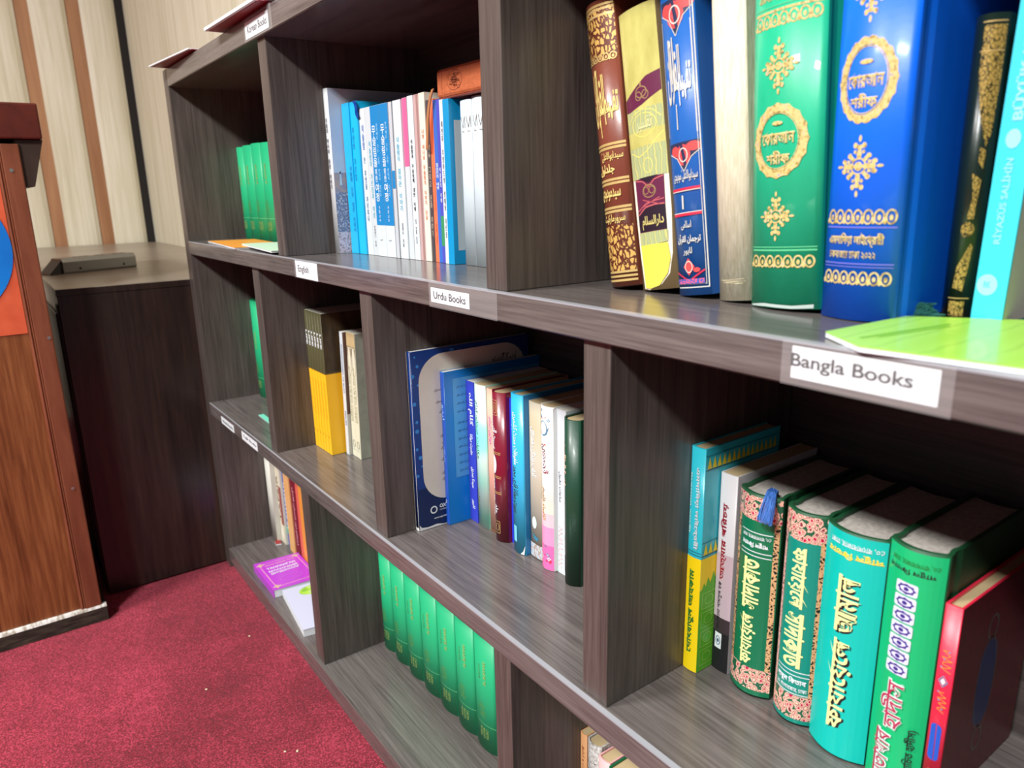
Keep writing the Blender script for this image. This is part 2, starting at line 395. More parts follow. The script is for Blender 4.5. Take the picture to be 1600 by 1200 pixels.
for x0, x1 in ((-.9225, -.8915), (-.3912, -.3611)): part(box('divider', x0, x1, d_, D, S2 + .0002, ZTB, lamZ, bev=.0008))
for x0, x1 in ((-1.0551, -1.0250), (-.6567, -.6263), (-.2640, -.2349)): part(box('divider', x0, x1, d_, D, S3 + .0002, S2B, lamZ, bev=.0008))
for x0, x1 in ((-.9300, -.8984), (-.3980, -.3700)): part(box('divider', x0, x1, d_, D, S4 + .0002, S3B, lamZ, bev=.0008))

# ------------------------------------------------------------------ taped paper labels on the shelf fronts
tape = bpy.data.materials.new('clear_tape'); tape.use_nodes = True; _nt = tape.node_tree; _b = _nt.nodes['Principled BSDF']
_b.inputs['Base Color'].default_value = (.9, .9, .9, 1); _b.inputs['Roughness'].default_value = .12; _b.inputs['Alpha'].default_value = .12; MATS['clear_tape'] = tape
def shelf_label(s, x0, x1, z0, z1, label, bold=.012, tx=None, ink=BLACK, tilt=0.0, tapes=None):
    k = Book(); k.n = 0; k.w = x1 - x0; k.h = z1 - z0; k.b = 0; k.ys = lambda x: 0
    k.o = empty('shelf_label', (x0, -.0003, z0), label, 'label', 'taped paper labels on the shelf fronts', (0, tilt, 0))
    w, h = x1 - x0, z1 - z0
    k.c = mesh('paper', [(0, 0, 0), (w, 0, 0), (w, 0, h), (0, 0, h), (0, -.0003, 0), (w, -.0003, 0), (w, -.0003, h), (0, -.0003, h)], [(0, 1, 2, 3), (4, 5, 6, 7), (0, 1, 5, 4), (1, 2, 6, 5), (2, 3, 7, 6), (3, 0, 4, 7)], WHITE, k.o)
    t = tx or (w * .1, w * .93, h * .28, h * .72)
    title(k, s, t, ink, face='front', e=.0004, bold=bold)
    if tapes:
        a, b_, c, e = tapes; mesh('tape', [(a, -.0007, c), (b_, -.0007, c), (b_, -.0007, e), (a, -.0007, e)], [(0, 1, 2, 3)], tape, k.o)
    return k
shelf_label('Korean Books', -.9475, -.8535, .6185, .6392, 'white paper label reading Korean Books on the top board', tapes=(-.004, .108, -.0032, .0262))
shelf_label('English', -.8400, -.7640, .3062, .3283, 'white paper label reading English, bent and taped to the second shelf', tx=(.009, .047, .005, .0165), tapes=(-.004, .079, -.0008, .0232))
shelf_label('Urdu Books', -.4780, -.4100, .3103, .3243, 'white paper label reading Urdu Books on the second shelf front', bold=.02, tx=(.005, .062, .0035, .0108), tapes=(-.003, .112, -.0050, .0190))
shelf_label('Bangla Books', -.0858, -.0083, .3096, .3274, 'large white paper label reading Bangla Books beside the lime booklet', bold=.022, tx=(-.0005, .0655, .0043, .0140), tapes=(-.006, .084, -.0042, .0202))
shelf_label('Hindi Books', -1.3400, -1.2560, -.0235, -.0090, 'tiny white label nearest the left side panel on the third shelf')
shelf_label('Tajik Books', -1.2050, -1.1150, -.0215, -.0055, 'tiny white label just left of the first lower divider on the third shelf')
def adopt(o, root):
    """parent a mesh built in room coordinates to its thing"""
    o.parent = root
    o.matrix_parent_inverse = Matrix.LocRotScale(root.location, root.rotation_euler, None).inverted(); return o

# ================================================================== BANGLA AND COMMENTARY BOOKS, top row right (near)
G = 'large religious books on the second shelf'
filig = pattern('gilt_filigree_on_brown', 'edge', [(0.0, (96, 44, 30)), (0.13, (214, 170, 92))], (230, 230, 150), .38, lin=False, noise_mix=(1.2, 1.1), metal=.2)
leather_br = M('brown_leatherette', (122, 62, 46), .33, coat=.3)
k = book('book', 'tall maroon-brown volume with gilt Urdu calligraphy and gold bands, leaning left', G, -.3190, -.2860, .0795, S2, .2255, .140, leather_br, b=.0075, t=.0022, ov=.002, lean=-.155, pages=PAGES_OLD)
band(k, .1830, .2200, filig, .02, .98); band(k, .013, .050, filig, .02, .98)
deco(k, [q for v in (.2215, .2185, .214, .012, .0085, .005) for q in R(-.016, .016, v - .0009, v + .0009, 12)], GOLD)
deco(k, [q for v in (.1150, .1120, .0870, .0840, .0645, .0615) for q in R(-.016, .016, v - .0010, v + .0010, 12)], GOLD)
deco(k, sum([SCALLOP(-.0155, .0155, .1790, .006, 6)], []), GOLD)
title(k, arabic('القرآن'), (.18, .60, .1290, .1750), GOLDP, bold=.02); title(k, arabic('تفہیم'), (.56, .92, .1300, .1560), GOLDP, bold=.035)
deco(k, LINE([(-.0035, .1350), (-.0030, .1210)], .0008) + LINE([(-.0060, .150), (-.0060, .1740)], .0009) + LINE([(-.0040, .150), (-.0040, .1745)], .0009) + LINE([(-.0085, .150), (-.0088, .1710)], .0009), GOLDP)
title(k, arabic('سیدابوالاعلیٰ'), (.30, .92, .1015, .1095), GOLDP); title(k, arabic('جلداول'), (.15, .7, .0905, .0995), GOLDP, bold=.03)
title(k, arabic('سیدمودودی'), (.15, .8, .0700, .0800), GOLDP); title(k, arabic('سرورمارکیٹ'), (.15, .85, .0515, .0595), GOLDP)

tape_y = pattern('yellow_packing_tape', 'noise', [(0.3, (178, 172, 96)), (0.55, (196, 190, 112)), (0.8, (214, 208, 130))], (60, 60, 25), .2, .25, 4, coat=.5)
tape_g = pattern('tape_over_green_print', 'wave', [(0.0, (170, 178, 130)), (.8, (158, 168, 124)), (1.0, (200, 196, 120))], (60, 60, 45), .22, .1, 3, dist=6, coat=.5)
plum = M('plum_cover', (98, 36, 66), .35)
k = book('book', 'worn plum book held together with yellow packing tape and torn spine', G, -.2842, -.2462, .0860, S2, .2150, .130, M('tan_kraft', (164, 138, 96), .6), b=.003, t=.0018, ov=.0015, lean=-.155, pages=PAGES_OLD)
torn = M('torn_paper_white', (226, 218, 200), .8)
def wob(pts, a=.0006, seed=3):
    r = random.Random(seed); return [(u + r.uniform(-a, a), v + r.uniform(-a, a)) for u, v in pts]
deco(k, [wob([(-.0185, .098), (-.0188, .06), (-.018, .03), (-.0150, .001), (-.009, .0005), (.004, .004), (.0125, .012), (.0165, .028), (.0185, .06), (.0188, .1)])], torn, name='torn_spine_edge', label='torn white paper edge')
band(k, .150, .2148, tape_y); band(k, .138, .151, tape_y); deco(k, [[(-.0188, .139), (.0, .143), (.0188, .150), (.0188, .165), (.006, .163), (-.0188, .150)]], plum)
deco(k, RING(.0, .1525, .006, .0045, .0009) + RING(-.003, .1500, .0035, .0035, .0007, 16) + RING(.004, .1500, .0035, .0035, .0007, 16) + EL(0, .1585, .001, .0015), M('antique_gold', (150, 124, 84), .4))
band(k, .088, .1400, tape_g); band(k, .112, .124, tape_y)
deco(k, LINE([(-.017, .131), (-.010, .1375), (0, .1395), (.010, .1375), (.017, .131)], .0006) + LINE([(-.017, .109), (-.008, .1045), (.002, .108), (.012, .116), (.018, .120)], .0007) + RING(0, .128, .0125, .009, .0006) + RING(.001, .097, .005, .006, .0006, 20), M('yellow_line', (222, 214, 110), .4))
title(k, arabic('تفسیر'), (.3, .72, .122, .134), M('faded_print', (206, 206, 150), .5), bold=.01)
deco(k, [[(-.0155, .088), (-.0152, .046), (.0135, .046), (.0150, .088)]], plum)
deco(k, [[(-.010, .0885), (0, .0835), (.010, .0885)], [(-.0155, .062), (-.0152, .0465), (.0140, .0465), (.0142, .066), (0, .0655)]], M('near_black_purple', (40, 26, 40), .4))
deco(k, LINE([(-.0145, .087), (-.006, .0855), (0, .0805), (.006, .0855), (.0145, .087)], .0009) + LINE([(-.0145, .060), (-.005, .0655), (.005, .0665), (.0138, .066)], .0010) + LINE([(-.0145, .063), (-.004, .0685), (.0138, .070)], .0007) + LINE([(-.008, .066), (.010, .0715)], .0006) + LINE([(-.008, .0715), (.010, .066)], .0006), M('rose_print', (188, 92, 96), .5))
deco(k, RING(0, .0775, .007, .0052, .0008) + RING(-.003, .078, .003, .003, .0006, 14) + RING(.003, .078, .003, .003, .0006, 14), M('antique_gold', (150, 124, 84), .4))
title(k, arabic('دارالسلام'), (.22, .82, .0478, .0585), M('khaki_print', (196, 180, 110), .5), bold=.03)
deco(k, [[(-.0155, .046), (-.0140, .0460), (.0148, .046), (.0140, .037), (-.0152, .034)]], tape_g)
deco(k, [wob([(-.0150, .036), (.0140, .036), (.0150, .024), (.0120, .012), (.003, .0035), (-.008, .0012), (-.0138, .002), (-.0145, .02)], .0004)], M('bright_yellow_tape', (236, 212, 84), .25, coat=.4), name='tape_patch')

blue_cl = M('medium_blue_cover', (30, 96, 176), .35, coat=.2)
k = book('book', 'blue commentary volume with silver calligraphy and red-pink arabesque medallions', G, -.2440, -.2125, .0840, S2, .238, .140, blue_cl, b=.004, t=.002, ov=.002, lean=-.135)
SILV = M('silver_print', (206, 204, 196), .35); REDP = M('coral_print', (226, 74, 74), .45); NAVY = M('navy_print', (38, 44, 76), .45); MAG = M('crimson_print', (200, 40, 70), .45)
def medal(k, v, s, half=True):
    deco(k, [[(-.014, v + s * .7), (-.007, v + s * .2), (0, v - s), (.008, v + s * .2), (.0145, v + s * .7), (.0145, v + s * 1.4), (-.014, v + s * 1.4)]], NAVY)
    deco(k, EL(0, v + s * .3, s * .75, s * .9, 12) + EL(-.008, v + s * .7, s * .5, s * .45, 10) + EL(.009, v + s * .9, s * .7, s * .4, 10), REDP)
    deco(k, RING(0, v + s * .3, s * .5, s * .62, s * .1, 14) + LINE([(-.014, v + s * .55), (-.006, v + s * .05), (0, v - s * 1.1), (.007, v + s * .05), (.0145, v + s * .6)], .0006), SILV)
    deco(k, EL(0, v + s * .3, s * .26, s * .34, 4), WHITE)
medal(k, .1985, .0105); medal(k, .1010, .0085)
deco(k, LINE([(.0125, .196), (.0128, .118)], .0009) + LINE([(-.0142, .2), (-.0142, .118)], .0004) + LINE([(.0145, .235), (.0145, .006), (-.0142, .006)], .0008) + LINE([(-.0142, .0085), (.0130, .0085)], .0005) + LINE([(.0128, .235), (.0128, .008)], .0004), SILV)
title(k, arabic('القرآن'), (.14, .58, .140, .186), SILV, bold=.028); title(k, arabic('تفہیم'), (.50, .84, .138, .168), WHITE, bold=.04)
deco(k, LINE([(-.003, .140), (-.0032, .122)], .0009) + LINE([(-.0075, .150), (-.0080, .186)], .0011) + LINE([(-.0035, .150), (-.0038, .187)], .0011) + LINE([(-.0055, .155), (-.0060, .182)], .0008), SILV)
title(k, arabic('سیدابوالاعلیٰ مودودی'), (.14, .86, .0840, .0930), SILV, bold=.02)
deco(k, R(-.0142, .0125, .0780, .0800, 8) + R(-.0142, .0125, .0595, .0615, 8), MAG); deco(k, R(-.0142, .0125, .0774, .0780, 8) + R(-.0142, .0125, .0615, .0621, 8) + LINE([(-.003, .0645), (-.0028, .0745)], .0016), SILV)
title(k, arabic('اسلامی'), (.3, .62, .0490, .0560), SILV); title(k, arabic('ترجمان القرآن'), (.14, .84, .0385, .0460), SILV, bold=.03); title(k, arabic('لاہور'), (.32, .6, .0300, .0362), SILV)
deco(k, EL(-.001, .0215, .0055, .0065, 4) + EL(.006, .0190, .003, .0018, 8), REDP); deco(k, RING(-.001, .0215, .0038, .0046, .0007, 12), SILV)
deco(k, LINE([(-.0142, .0175), (-.001, .0108), (.0125, .0188)], .0012), MAG)
band(k, .0088, .0125, pattern('arabesque_band', 'edge', [(0.0, (60, 84, 170)), (.1, (214, 90, 120)), (.3, (60, 90, 170))], (260, 260, 260), .4, lin=False), .06, .88)

k = book('book', 'book wrapped in cream cotton cloth between the blue and green volumes', G, -.2075, -.1795, .0860, S2, .236, .140, pattern('cream_cloth', 'noise', [(0.35, (206, 196, 166)), (0.65, (228, 220, 196))], (500, 500, 60), .85, .35), b=.0045, t=.002, ov=.001, lean=-.095)
deco(k, SCRIBBLE(-.012, .012, .012, .016, .0004, 8, 4), M('beige_cloth_thread', (188, 176, 144), .9), name='loose_thread')  # loose beige thread lying on the cloth

gcov = pattern('emerald_glossy_cover', 'noise', [(0.3, (10, 168, 122)), (0.7, (34, 186, 142))], (30, 30, 10), .42, .3, coat=.25)
k = book('book', 'thick emerald green Bangla volume with gold medallion, cover wrapped in clear film', G, -.1765, -.1245, .0790, S2, .238, .148, gcov, b=.007, t=.003, ov=.003, lean=-.055, groove=True)
GLD2 = pattern('printed_gold_with_violet', 'noise', [(0.36, (150, 124, 70)), (0.46, (204, 180, 112)), (0.6, (218, 196, 132)), (.68, (160, 150, 170))], (420, 420, 420), .4, lin=True)
PG = M('pale_green_rules', (96, 196, 140), .4)
deco(k, SCALLOP(-.0235, .0235, .1770, .0085, 7) + R(-.0240, .0240, .1860, .1875, 12), GLD2)
deco(k, SCALLOP(-.0235, .0235, .2120, .0085, 7), GLD2)
deco(k, R(-.0240, .0240, .2095, .2102, 12) + R(-.0240, .0240, .1892, .1898, 12) + R(-.0240, .0240, .0380, .0390, 12) + R(-.0240, .0240, .0402, .0408, 12), PG)
title(k, 'এমদািদয়া লাইেব্ররী', (.10, .85, .1915, .1985), GLD2, bold=.02); title(k, 'চকবাজার ঢাকা', (.22, .78, .2015, .2070), GLD2)
deco(k, MOTIF(-.003, .1535, .0160), GLD2); deco(k, MOTIF(-.003, .0605, .0150), GLD2)
deco(k, RING(-.003, .1080, .0205, .0230, .0052, 48, .03, 16), GLD2); deco(k, RING(-.003, .1080, .0150, .0175, .0006, 36), GLD2)
title(k, 'েকারআন', (.20, .68, .1060, .1150), GLD2, bold=.03); title(k, 'শরীফ', (.28, .62, .0935, .1020), GLD2, bold=.03); deco(k, EL(-.003, .1190, .004, .0013), GLD2)
deco(k, SCALLOP(-.0235, .0235, .0270, .0085, 7), GLD2)
deco(k, [wob([(-.024, .0005), (-.010, .0008), (.010, .0004), (.0235, .0006), (.0235, .0035), (.01, .0022), (-.012, .0030), (-.024, .0018)], .0003)], M('silvery_film_edge', (176, 190, 184), .2), name='film_fold')

rb = M('royal_blue_cover', (0, 102, 240), .42, coat=.12)
k = book('book', 'thick royal blue Bangla volume with round gold medallion and foil bands', G, -.1215, -.0752, .0770, S2, .240, .156, rb, b=.0065, t=.003, ov=.003, lean=-.012, groove=True)
deco(k, MOTIF(-.0025, .1865, .0165), GLD2); deco(k, MOTIF(-.0025, .0910, .0165), GLD2)
deco(k, RING(-.0025, .1385, .0178, .0235, .0046, 52, .03, 18), GLD2); deco(k, RING(-.0025, .1385, .0129, .0185, .0006, 36), GLD2)
title(k, 'েকারআন', (.20, .68, .1345, .1435), GLD2, bold=.03); title(k, 'শরীফ', (.26, .62, .1235, .1315), GLD2, bold=.03); deco(k, EL(-.0025, .1485, .0042, .0014), GLD2)
deco(k, SCALLOP(-.0212, .0212, .0575, .0090, 7) + SCALLOP(-.0212, .0212, .0215, .0085, 7), GLD2)
deco(k, R(-.0215, .0215, .0555, .0562, 12) + R(-.0215, .0215, .0340, .0346, 12) + R(-.0215, .0215, .0322, .0326, 12), M('lilac_rules', (120, 120, 214), .4))
title(k, 'এমদািদয়া লাইেব্ররী', (.08, .84, .0440, .0525), GLD2, bold=.03); title(k, 'চকবাজার ঢাকা ২০২২', (.10, .76, .0372, .0420), GLD2)
deco(k, MOTIF(.118, .047, .004), GLD2, 'side'); 
dk = pattern('black_green_gilt', 'edge', [(0.0, (22, 32, 26)), (0.62, (26, 38, 30)), (.64, (84, 74, 44))], (420, 420, 420), .3, lin=False, noise_mix=(1, .8))
k = book('book', 'small black-green volume with worn gilt ornament between the blue and cyan books', G, -.0668, -.0492, .1180, S2, .1700, .100, M('black_green_leather', (20, 34, 28), .3), b=.007, t=.0018, ov=.002, lean=-.004)
gf = pattern('worn_gilt', 'edge', [(0.0, (40, 40, 24)), (0.07, (178, 146, 74)), (.5, (140, 112, 56))], (520, 520, 380), .4, lin=False, noise_mix=(1, 1.2), metal=.2)
deco(k, R(-.001, .0082, .140, .1640, 4) + [[(-.001, .140), (.0082, .140), (.0075, .108), (.006, .100), (.002, .118)]] + [[(.004, .100), (.0065, .098), (.0060, .088), (.004, .092)]], gf)
deco(k, [[(.002, .086), (.006, .082), (.005, .060), (.002, .060), (.0035, .072)]] + EL(.0028, .054, .003, .0045) + [[(.005, .046), (.006, .044), (.005, .028), (.004, .018), (-.001, .020), (0, .032), (.003, .040)]] + R(-.002, .0055, .0030, .0120, 3), gf)
deco(k, R(-.002, .0082, .1655, .1662, 4) + R(-.002, .0082, .1505, .1511, 4) + R(-.003, .007, .0135, .0140, 4), GOLD)

cy = M('bright_cyan_cover', (64, 196, 218), .35)
k = book('book', 'slim bright cyan paperback with pale lettering at the right edge of the second shelf', G, -.0486, -.0318, .1220, S2, .205, .112, cy, lean=.02, t=.0008)
PC = M('pale_cyan_print', (150, 226, 240), .5);
deco(k, R(.001, .110, .001, .204), M('grey_white_board', (206, 206, 198), .5), 'side', name='back_cover', label='plain grey-white back cover')
title(k, 'BÜYÜK KIRKLAR', (.25, .62, .113, .185), PC, 90, .03); title(k, 'RİYAZÜS SALİHİN', (.28, .56, .046, .093), PC, 90, .02)
deco(k, EL(-.0010, .1035, .0038, .0052), PC); deco(k, EL(-.0022, .0225, .0055, .0062), PC); title(k, 'RK', (.26, .48, .0208, .0245), cy, 0, .02)

# green bookmark tassel hanging out behind the lime booklet
tg = empty('bookmark_tassel', (-.073, .112, S2 + .001), 'dark teal thread bookmark tassel beside the royal blue volume', 'bookmark')
tm = M('teal_thread', (22, 92, 84), .8); r_ = random.Random(5); vs = []; fs = []
def strand(pts, w, vs, fs):
    for j in range(len(pts) - 1):
        a, c = Vector(pts[j]), Vector(pts[j + 1]); i = len(vs); dr = (c - a).normalized(); s1 = dr.orthogonal().normalized() * w; s2_ = dr.cross(s1).normalized() * w
        for p in (a, c):
            for q in range(4): t = q * math.pi / 2; vs.append(p + s1 * math.cos(t) + s2_ * math.sin(t))
        for q in range(4): fs.append((i + q, i + (q + 1) % 4, i + 4 + (q + 1) % 4, i + 4 + q))
for i in range(46):
    a = r_.uniform(-.006, .010); h0 = r_.uniform(.0, .006); pts = [(a * .4, .004, .004)]
    for j in range(1, 6): pts.append((a * .4 + (r_.uniform(-.012, .016)) * j / 5, .004 - j * .0016 + r_.uniform(-.0012, .0012), max(.0006, .004 + h0 * math.sin(j * .9))))
    strand(pts, .00035, vs, fs)
mesh('threads', vs, fs, tm, tg)

# lime booklet lying flat
k = Book(); k.n = 0; k.o = empty('booklet', (-.0750, .0030, S2 + .0006), 'lime green booklet lying flat on the second shelf, hanging over its edge', 'booklet', None, (0, 0, -.0)); k.h = .0032
lime = pattern('lime_cover', 'wave', [(0.0, (172, 232, 84)), (.93, (176, 236, 92)), (1.0, (162, 222, 80))], (14, 40, 0), .3, 0, 2, dist=1.0, coat=.3)
pl = [(-.004, .0160), (.0, .0950), (.050, .128), (.100, .127), (.102, .002), (.028, -.0070)]
o = prism('pages', [(x * .995, y + .0003) for x, y in pl], 'z', .0003, .0024, WHITE, k.o); o.location = (0, 0, 0)
k.c = prism('cover', pl, 'z', .0024, .0030, lime, k.o); prism('back_cover', pl, 'z', 0, .0003, WHITE, k.o)
k.h = .0030; deco(k, LINE([(.018, .012), (.030, .085)], .0022) + LINE([(.023, .020), (.033, .078)], .0012), M('dark_lime_print', (112, 184, 40), .4), 'flat', name='printed_lines')

# ================================================================== KOREAN BOOKS, top row middle
G = 'Korean paperbacks on the second shelf'
alb = pattern('photo_sky_cover', 'noise', [(0.0, (150, 160, 190)), (1.0, (196, 200, 206))], (6, 6, 6), .25, coat=.3)
k = book('book', 'tall photo-covered paperback with a city and tower view, first against the divider', G, -.8905, -.8740, .0780, S2, .2235, .155, M('silver_white_cover', (206, 208, 210), .3), t=.0008, b=.0015)
deco(k, R(.001, .154, .112, .2225), pattern('sky_print', 'noise', [(0.3, (170, 180, 204)), (.7, (200, 202, 206))], (5, 5, 9), .3), 'side', name='cover_photo')
deco(k, R(.001, .154, .085, .112), pattern('dusk_print', 'noise', [(0.3, (120, 128, 160)), (.6, (176, 150, 140))], (60, 60, 90), .3), 'side', name='cover_photo')
deco(k, R(.001, .154, .030, .085), pattern('city_print', 'cells', [(0.1, (70, 84, 60)), (.3, (130, 120, 120)), (.55, (110, 124, 170)), (.8, (200, 190, 184))], (420, 420, 420), .4), 'side', name='cover_photo')
deco(k, R(.001, .154, .001, .030), pattern('flower_print', 'cells', [(0.1, (80, 92, 56)), (.35, (176, 150, 160)), (.6, (208, 190, 200))], (300, 300, 300), .4), 'side', name='cover_photo')
deco(k, [[(.0090, .095), (.0125, .095), (.0110, .128), (.0105, .128)]] + EL(.0107, .112, .0022, .0018), M('tower_print', (190, 200, 214), .4), 'side', name='cover_photo')
title(k, '서울의 역사와 풍경 이야기', (.25, .7, .09, .185), M('grey_print', (112, 112, 120), .5), 'v')
cy2 = M('sky_cyan_cover', (24, 168, 222), .35)
k = book('book', 'sky cyan paperback standing right after the tall photo book', G, -.8720, -.8485, .0970, S2, .2030, .125, cy2)
title(k, '이슬람 신앙 입문 안내서', (.55, .85, .03, .12), M('deep_cyan_print', (10, 110, 170), .5), 'v')
k = book('book', 'second cyan paperback with a dark blue ribbon at its top', G, -.8480, -.8265, .0985, S2, .2030, .125, M('sky_cyan_bright', (20, 178, 232), .3))
title(k, '쿠란의 가르침', (.1, .4, .10, .17), M('deep_cyan_print', (10, 110, 170), .5), 'v')
rb_ = []; rf_ = []
for q, (x, z) in enumerate([(.004, .202), (.010, .200), (.013, .193), (.011, .186), (.014, .180)]): rb_ += [(x - .003, -.0012 - .0012 * math.sin(q), z), (x + .003, -.0014 - .001 * math.cos(q), z + .002)]
for q in range(4): rf_.append((2 * q, 2 * q + 1, 2 * q + 3, 2 * q + 2))
o = mesh('ribbon', rb_ + [(x, y + .0004, z) for x, y, z in rb_], rf_ + [tuple(i + 10 for i in f) for f in rf_], M('dark_blue_satin', (14, 62, 140), .3), k.o); o['label'] = 'dark blue satin ribbon'
wh1 = M('white_glossy_cover', (206, 214, 218), .35); wh2 = M('soft_white_cover', (198, 204, 208), .4)
TEALP = M('teal_print', (22, 96, 140), .5); CYP = M('cyan_print', (70, 168, 196), .5)
k = book('book', 'white paperback with bold dark teal Korean spine title', G, -.8255, -.8085, .1010, S2, .1925, .125, wh1)
title(k, '이슬람', (.3, .68, .140, .172), M('royal_blue_print', (20, 80, 170), .5), 'v', .012); title(k, '은 무엇을 가르치나', (.32, .64, .045, .130), TEALP, 'v', .012)
k = book('book', 'white paperback with light cyan Korean spine title left of the blue pair', G, -.8080, -.7920, .1010, S2, .1925, .125, wh2)
title(k, '이슬람의 가르침과 여성', (.35, .75, .05, .150), CYP, 'v', .012); title(k, '무함마드 지음', (.4, .62, .012, .04), M('grey_print', (112, 112, 120), .5), 'v')
bl = M('blue_upper_cover', (34, 128, 190), .3)
for nm, x0, x1 in (('left', -.7915, -.7665), ('right', -.7660, -.7410)):
    k = book('book', nm + '-hand of the two matching blue and white Korean paperbacks', G, x0, x1, .1005, S2, .1925, .125, wh1)
    band(k, .041, .1923, bl, name='blue_jacket'); deco(k, R(.0006, .124, .041, .1923), bl, 'side', name='blue_jacket')
    title(k, '무슬림을', (.12, .50, .116, .168), WHITE, 'v', .012); title(k, '위한', (.2, .44, .097, .114), WHITE, 'v', .012); title(k, '여정', (.14, .52, .072, .095), WHITE, 'v', .012)
    title(k, '알라께로 가는 길의 안내서 입니다', (.62, .80, .078, .170), M('light_blue_print', (150, 206, 240), .5), 'v', .012); title(k, '살림 압둘라 지음 번역', (.38, .52, .046, .066), WHITE, 'v'); deco(k, LINE([(-.006, .022), (-.002, .021), (.002, .0225)], .0006), M('grey_print', (112, 112, 120), .5))
k = book('book', 'thin grey-white paperback with a blue patch just right of the blue pair', G, -.7400, -.7320, .1010, S2, .1925, .125, M('pale_grey_cover', (190, 194, 200), .35)); band(k, .088, .110, bl)
k = book('book', 'white paperback with large light cyan Korean title before the pink book', G, -.7300, -.7100, .1020, S2, .1930, .125, wh1)
title(k, '이슬람이 걸어온 이야기', (.25, .62, .06, .150), CYP, 'v', .012); title(k, '김정수 지음', (.35, .55, .015, .045), M('grey_print', (112, 112, 120), .5), 'v')
k = book('book', 'slim paperback pink above and white below', G, -.7095, -.6975, .1040, S2, .1940, .125, wh2); band(k, .114, .1938, M('rose_pink_cover', (222, 98, 146), .35)); deco(k, R(.0006, .12, .114, .1938), M('rose_pink_cover', (222, 98, 146), .35), 'side', name='pink_upper_cover')
k = book('book', 'white paperback with small black Korean lettering right of the pink one', G, -.6970, -.6830, .1045, S2, .1950, .125, wh1); title(k, '이슬람과 무슬림에 대한 이해', (.3, .62, .06, .145), BLACK, 'v', .012); title(k, '한국 이슬람 중앙회', (.4, .6, .02, .05), M('grey_print', (112, 112, 120), .5), 'v')
k = book('book', 'dusty pink-brown slim paperback', G, -.6825, -.6700, .1050, S2, .1950, .125, M('dusty_rose_cover', (190, 158, 156), .4)); band(k, .001, .1948, M('dusty_rose_dark', (158, 122, 118), .4), .5, .85)
k = book('book', 'cream paperback with orange lettering down its spine', G, -.6695, -.6560, .1050, S2, .1955, .125, M('cream_cover', (226, 216, 200), .35)); title(k, '나의 하나님 무슬림의 이야기 모음', (.3, .66, .05, .155), M('burnt_orange_print', (206, 110, 70), .5), 'v', .012)
k = book('book', 'thin charcoal paperback between cream and orange spines', G, -.6555, -.6478, .1060, S2, .1860, .125, M('charcoal_cover', (72, 66, 70), .4)); title(k, '아랍의 역사 그리고 문화 이야기', (.2, .75, .03, .17), M('tan_print', (178, 160, 140), .5), 'v')
k = book('book', 'thin bright orange paperback', G, -.6474, -.6380, .1060, S2, .1865, .125, M('orange_cover', (240, 116, 76), .35)); title(k, '이슬람 세계', (.3, .7, .02, .10), M('burnt_orange_print', (206, 110, 70), .5), 'v')
k = book('book', 'thin blue-violet paperback with a white Korean title', G, -.6376, -.6285, .1050, S2, .1845, .125, M('blue_violet_cover', (56, 104, 190), .35)); title(k, '칠십인의 대화', (.2, .8, .085, .115), WHITE, 'v', .012)
k = book('book', 'purple paperback with a small green patch low on the spine', G, -.6281, -.6200, .1040, S2, .1840, .125, M('purple_cover', (76, 78, 178), .35)); band(k, .02, .055, M('leaf_green_print', (60, 140, 90), .4)); title(k, '이슬람의 이해', (.2, .6, .07, .11), WHITE, 'v')
k = book('book', 'white slim paperback with faint lettering right of the purple one', G, -.6196, -.6112, .1030, S2, .1828, .125, wh1); title(k, '예언자 무함마드의 생애와 가르침', (.3, .7, .03, .16), M('grey_print', (112, 112, 120), .5), 'v')
bc_ = M('teal_blue_cover', (10, 142, 196), .3)
k = book('book', 'teal-blue paperback showing a grey panel on its cover', G, -.6108, -.5980, .1020, S2, .1822, .130, bc_); deco(k, R(.006, .118, .016, .160), M('pale_grey_panel', (186, 196, 200), .4), 'side', name='cover_panel')
for i, (x0, x1, h) in enumerate(((-.5880, -.5655, .1790), (-.5650, -.5400, .1810), (-.5395, -.5160, .1810))):
    k = book('book', ('plain white volume, first of the white set under the leather case', 'second plain white volume of the white set under the leather case', 'plain white volume hidden partly behind the divider')[i], G, x0, x1, .1100, S2, h, .120, M('cool_white_cover', (200, 214, 220), .4), b=.001)
    for a in (.05, .55): deco(k, LINE([(-.011 + a * .022, .1620), (-.011 + (a + .2) * .022, .1500), (-.011 + (a + .35) * .022, .1620), (-.011 + (a + .40) * .022, .150)], .0009), M('taupe_print', (110, 96, 90), .5)); 
    deco(k, LINE([(-.008, .1465), (-.003, .1460)], .0007) + LINE([(.003, .1465), (.008, .1460)], .0007), M('taupe_print', (110, 96, 90), .5))
# leather book case on top of the paperbacks
lt = pattern('tan_leather', 'noise', [(0.3, (168, 88, 52)), (0.7, (190, 104, 64))], (160, 160, 160), .5, .3)
lb = empty('book', (-.5670, .1040, S2 + .1832), 'tan leather-bound book with embossed motif lying on top of the paperbacks', 'book')
lbc = box('cover', -.060, .060, 0, .105, .0012, .0325, lt, lb, bev=.0065, seg=4); box('back_cover', -.058, .060, .001, .105, 0, .0022, M('dark_russet_leather', (112, 52, 38), .5), lb, bev=.0008)
k = Book(); k.o = lb; k.c = lbc; k.n = 0; k.w = .12; k.b = 0; k.ys = lambda x: 0
deco(k, RING(-.020, .0175, .0155, .0105, .0006, 30) + sum([SCRIBBLE(-.031, -.009, .009, .026, .0004, 9, s) for s in (1, 2)], []) + MOTIF(-.020, .0175, .0085) + RING(-.012, .012, .004, .004, .0006, 16) + RING(-.028, .020, .004, .004, .0006, 16), M('embossed_brown', (124, 58, 34), .6), 'front', name='embossed_motif')
